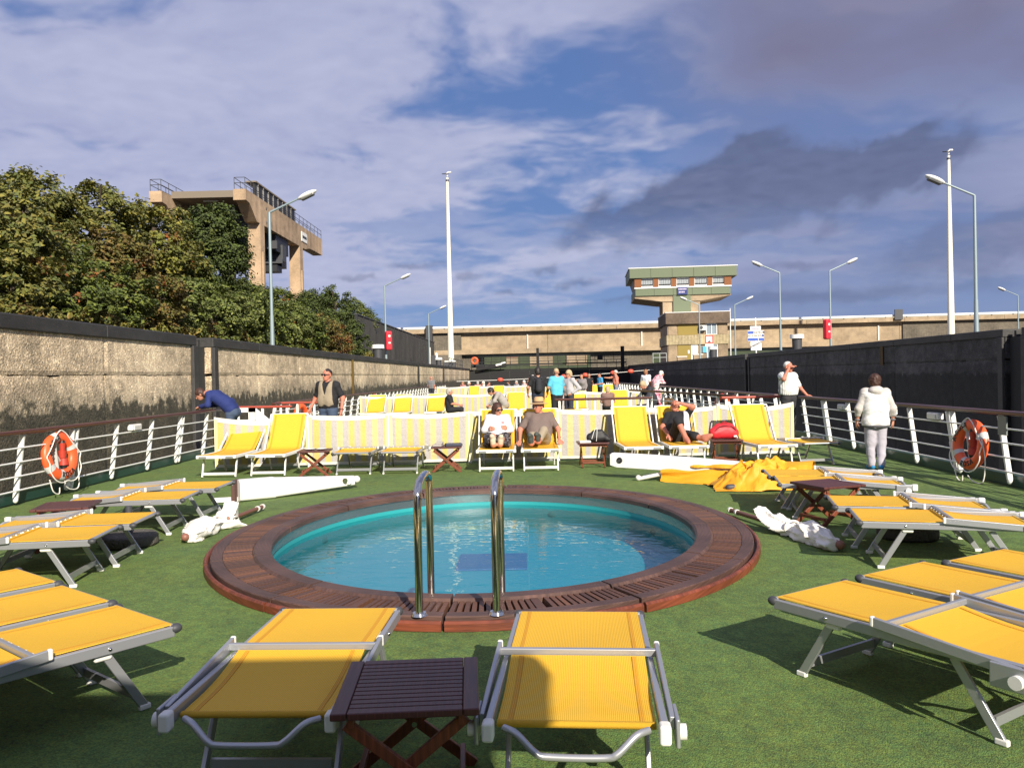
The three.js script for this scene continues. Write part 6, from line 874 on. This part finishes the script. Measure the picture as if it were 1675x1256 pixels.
// ---- standing group on the middle deck
{
  const p = person('man with a black backpack and jeans seen from behind', [0.42, 0, -27], PI + 0.12, STAND, { elL: [0.3, 1.16, -0.02], haL: [0.29, 0.97, 0.1], elR: [-0.3, 1.16, -0.02], haR: [-0.29, 0.97, 0.1], anL: [0.13, 0.085, 0], anR: [-0.13, 0.085, 0] }, { scale: 1.11, fat: 1.08, hair: 'dark', style: 'full', top: black, bottom: fab(0.02, 0.028, 0.05), shoe: mShoe, look: [0, 0.1, 0] });
  part('backpack', skinCaps([cap([0, 1.22, -0.2], [0, 1.5, -0.17], 0.12, 0.1)], 0.02, 0.04), fab(0.02, 0.021, 0.026), p); part('strap', [-1, 1].map(s => pipe([[s * 0.1, 1.56, -0.14], [s * 0.13, 1.62, -0.02], [s * 0.14, 1.5, 0.13], [s * 0.16, 1.3, 0.12], [s * 0.14, 1.2, -0.14]], 0.02, 24, 6)), mDarkGrey, p);
}
person('man in a bright blue shirt beside the man with the backpack', [1.03, 0, -27], PI + 0.5, STAND, { elR: [-0.26, 1.16, 0.06], haR: [-0.16, 1.08, 0.28], elL: [0.26, 1.16, 0.05], haL: [0.18, 1.05, 0.27] }, { scale: 1.09, fat: 1.1, hair: 'blond', top: fab(0.10, 0.46, 0.62), hem: -0.3, bottom: black, shoe: mShoe, look: [-0.5, 0, 0] });
person('woman in a light grey sweater and sunglasses with hands on hips', [1.45, 0, -27.4], -0.85, STAND, { elL: [0.36, 1.16, -0.12], haL: [0.18, 1.0, 0.06], elR: [-0.34, 1.17, -0.1], haR: [-0.17, 1.02, 0.08] }, { scale: 1.05, hair: 'blond', style: 'full', glasses: true, top: fab(0.42, 0.40, 0.42), sleeve: 1.85, hem: -0.2, bottom: fab(0.03, 0.03, 0.05), shoe: mShoe, look: [-0.3, 0.1, 0] });
person('grey-haired woman in a black top sitting in profile by the windbreak', [-2.72, 0, -29.4], PI / 2, SIT, { haL: [0.1, 0.66, 0.36], haR: [-0.1, 0.66, 0.36], elL: [0.22, 0.72, 0.1], elR: [-0.22, 0.72, 0.1] }, { scale: 1.02, fat: 1.15, hair: 'grey', style: 'full', top: black, bottom: black, shoe: mShoe, sleeve: 0.9 });
person('dark-haired person in a grey-beige top bending forward', [-0.82, 0, -29], -PI / 2 + 0.2, SIT, { pelvis: [0, 0.6, -0.1], belly: [0, 0.76, -0.02], chest: [0, 0.92, 0.12], neck: [0, 1.02, 0.24], head: [0, 1.07, 0.38], shL: [0.17, 0.98, 0.17], shR: [-0.17, 0.98, 0.17], elL: [0.22, 0.76, 0.3], elR: [-0.22, 0.76, 0.3], haL: [0.1, 0.62, 0.45], haR: [-0.1, 0.62, 0.45] }, { scale: 1.06, fat: 1.1, hair: 'dark', style: 'full', look: [0, 0.7, 0], top: fab(0.34, 0.31, 0.29), sleeve: 1.8, bottom: beige, shoe: mShoe });
person('person in a dark jacket and pale cap stooping by the stair railing', [4.25, 0, -28], -PI / 2 + 0.4, SIT, { pelvis: [0, 0.6, -0.1], belly: [0, 0.8, -0.02], chest: [0, 1.0, 0.1], neck: [0, 1.12, 0.2], head: [0, 1.2, 0.3], shL: [0.17, 1.08, 0.13], shR: [-0.17, 1.08, 0.13], elL: [0.24, 0.84, 0.25], elR: [-0.24, 0.84, 0.25], haL: [0.14, 0.8, 0.45], haR: [-0.14, 0.8, 0.45] }, { far: true, scale: 1.05, fat: 1.15, hair: 'blond', style: 'full', look: [0, 0.5, 0], top: fab(0.025, 0.025, 0.035), sleeve: 1.9, bottom: black, shoe: mShoe });
{ const b = thing('handbag', 'brown patterned bag beside the stooping person', 'bag', [4.75, 0.62, -27.6]); part('body', skinCaps([cap([-0.12, 0.1, 0], [0.12, 0.08, 0], 0.13, 0.12)], 0.025, 0.05), fab(1, 1, 1, { map: patternMap([[70, 50, 30], [110, 84, 52], [40, 30, 22]], 8, 5) }), b); part('strap', pipe([[-0.15, 0.15, 0], [0, 0.4, 0], [0.15, 0.15, 0]], 0.012, 16, 6), mBlack, b);
  const t = thing('towel', 'pink patterned towel hung on the end of the second windbreak', 'towel', [5.0, 0, -31.9]); part('cloth', slab(10, 10, (u, v) => [(u - 0.5) * 0.42, 0.3 + v * 0.72, 0.05 + 0.02 * sin(u * 14)], 0.012), mat(1, 1, 1, 0.9, 0, { map: patternMap([[235, 170, 190], [240, 200, 208], [200, 60, 100], [238, 185, 200]], 4, 8) }), t); }
// ---- far figures
const pinkTop = fab(1, 1, 1, { map: patternMap([[235, 150, 165], [245, 205, 210], [220, 100, 125], [240, 220, 220]], 8, 4) });
person('person in a pink patterned top leaning on the far right railing', [6.2, 0, -39.4], PI / 2 + 0.3, STAND, { chest: [0, 1.3, 0.14], neck: [0, 1.42, 0.22], head: [0, 1.5, 0.32], shL: [0.17, 1.37, 0.18], shR: [-0.17, 1.37, 0.18], elL: [0.22, 1.12, 0.28], elR: [-0.22, 1.12, 0.28], haL: [0.1, 1.08, 0.45], haR: [-0.1, 1.08, 0.45] }, { far: true, scale: 1.08, fat: 1.15, hair: 'white', style: 'full', top: pinkTop, sleeve: 1.7, bottom: mPale, shoe: mShoe, hem: -0.5 });
person('ginger-haired person in a white top next to the pink-topped one', [5.85, 0, -40], PI / 2 + 0.8, STAND, {}, { far: true, scale: 1.06, hair: 'ginger', style: 'full', top: fab(0.72, 0.72, 0.76), bottom: jeans, shoe: mShoe, skin: SKINRED });
person('distant person in a blue shirt before the black gate', [4.08, 0, -45], -1.2, STAND, { haR: [-0.1, 1.1, 0.3], haL: [0.1, 1.1, 0.3] }, { far: true, scale: 1.0, hair: 'dark', top: fab(0.06, 0.28, 0.5), bottom: black, shoe: mShoe });
person('distant man in an orange top pointing towards the gate', [4.72, 0, -43], -PI / 2, STAND, { elR: [-0.2, 1.36, 0.27], haR: [-0.15, 1.38, 0.55] }, { far: true, scale: 1.07, fat: 1.1, hair: 'white', top: fab(0.6, 0.2, 0.14), noSleeve: false, bottom: fab(0.16, 0.2, 0.28), shoe: mShoe, hem: 0.4 });
person('fair-haired seated head showing above the stair handrail', [2.95, 0, -29.6], PI, SIT, {}, { far: true, scale: 0.97, hair: 'blond', style: 'full', top: fab(0.2, 0.12, 0.1), bottom: black, shoe: mShoe });
person('balding man in a grey T-shirt walking along the far left railing', [-6.15, 0, -54], PI - 0.3, STAND, {}, { far: true, scale: 1.0, fat: 1.08, top: greyT, hair: 'grey', style: 'bald', bottom: fab(0.02, 0.022, 0.035), shoe: mShoe, skin: SKINRED, hem: -0.1 });
person('person in grey leaning behind the woman in the grey sweater', [2.75, 0, -40], -0.6, STAND, { chest: [0.04, 1.3, 0.1] }, { far: true, scale: 0.98, hair: 'brown', top: fab(0.22, 0.2, 0.2), sleeve: 1.8, bottom: black, shoe: mShoe });
person('dark-clad person half hidden near the red floats', [3.4, 0, -44], 0.4, STAND, { haL: [0.05, 1.3, 0.3] }, { far: true, scale: 1.0, hair: 'dark', top: black, sleeve: 0.5, bottom: black, shoe: mShoe });
const far10 = [[-4.55, 'ginger', [0.45, 0.2, 0.2], 'leftmost seated head of the far row, pinkish top'], [-4.05, 'white', [0.03, 0.03, 0.03], 'white-haired seated head with a dark top, far row'], [-3.4, 'grey', [0.5, 0.24, 0.2], 'grey-haired seated person in red, far row'], [-3.0, 'white', [0.7, 0.66, 0.62], 'white-haired seated person in a white top, far row'], [-2.6, 'brown', [0.3, 0.14, 0.12], 'brown-haired seated person right of the white-topped one'], [-1.2, 'brown', [0.16, 0.16, 0.18], 'seated person in grey left of the backpack man, far row'], [-0.62, 'grey', [0.3, 0.3, 0.33], 'hunched seated person in pale grey, far row'], [-0.08, 'white', [0.6, 0.55, 0.55], 'white-topped seated person nearest the backpack man'], [0.22, 'ginger', [0.55, 0.22, 0.2], 'reddish seated figure touching the backpack man outline'], [3.9, 'blond', [0.5, 0.3, 0.24], 'lone far seated head right of the woman in grey']];
for (const [x, h, c, lab] of far10) person(lab, [x, 0, -58 - RN[floor(abs(x) * 40)] * 5], RN[floor(abs(x) * 77)] * 6, SIT, {}, { far: true, scale: 1.05, fat: 1.1, hair: h, style: 'full', top: fab(...c), bottom: black, shoe: mShoe, sleeve: 0.8, group: 'people seated in the far row' });
person('person in pale grey standing half behind the backpack man', [0.55, 0, -58], 0.6, STAND, { chest: [0.05, 1.28, 0.1] }, { far: true, scale: 0.98, hair: 'grey', style: 'full', top: fab(0.5, 0.46, 0.45), sleeve: 1.7, bottom: black, shoe: mShoe });

renderer.render(scene, camera);
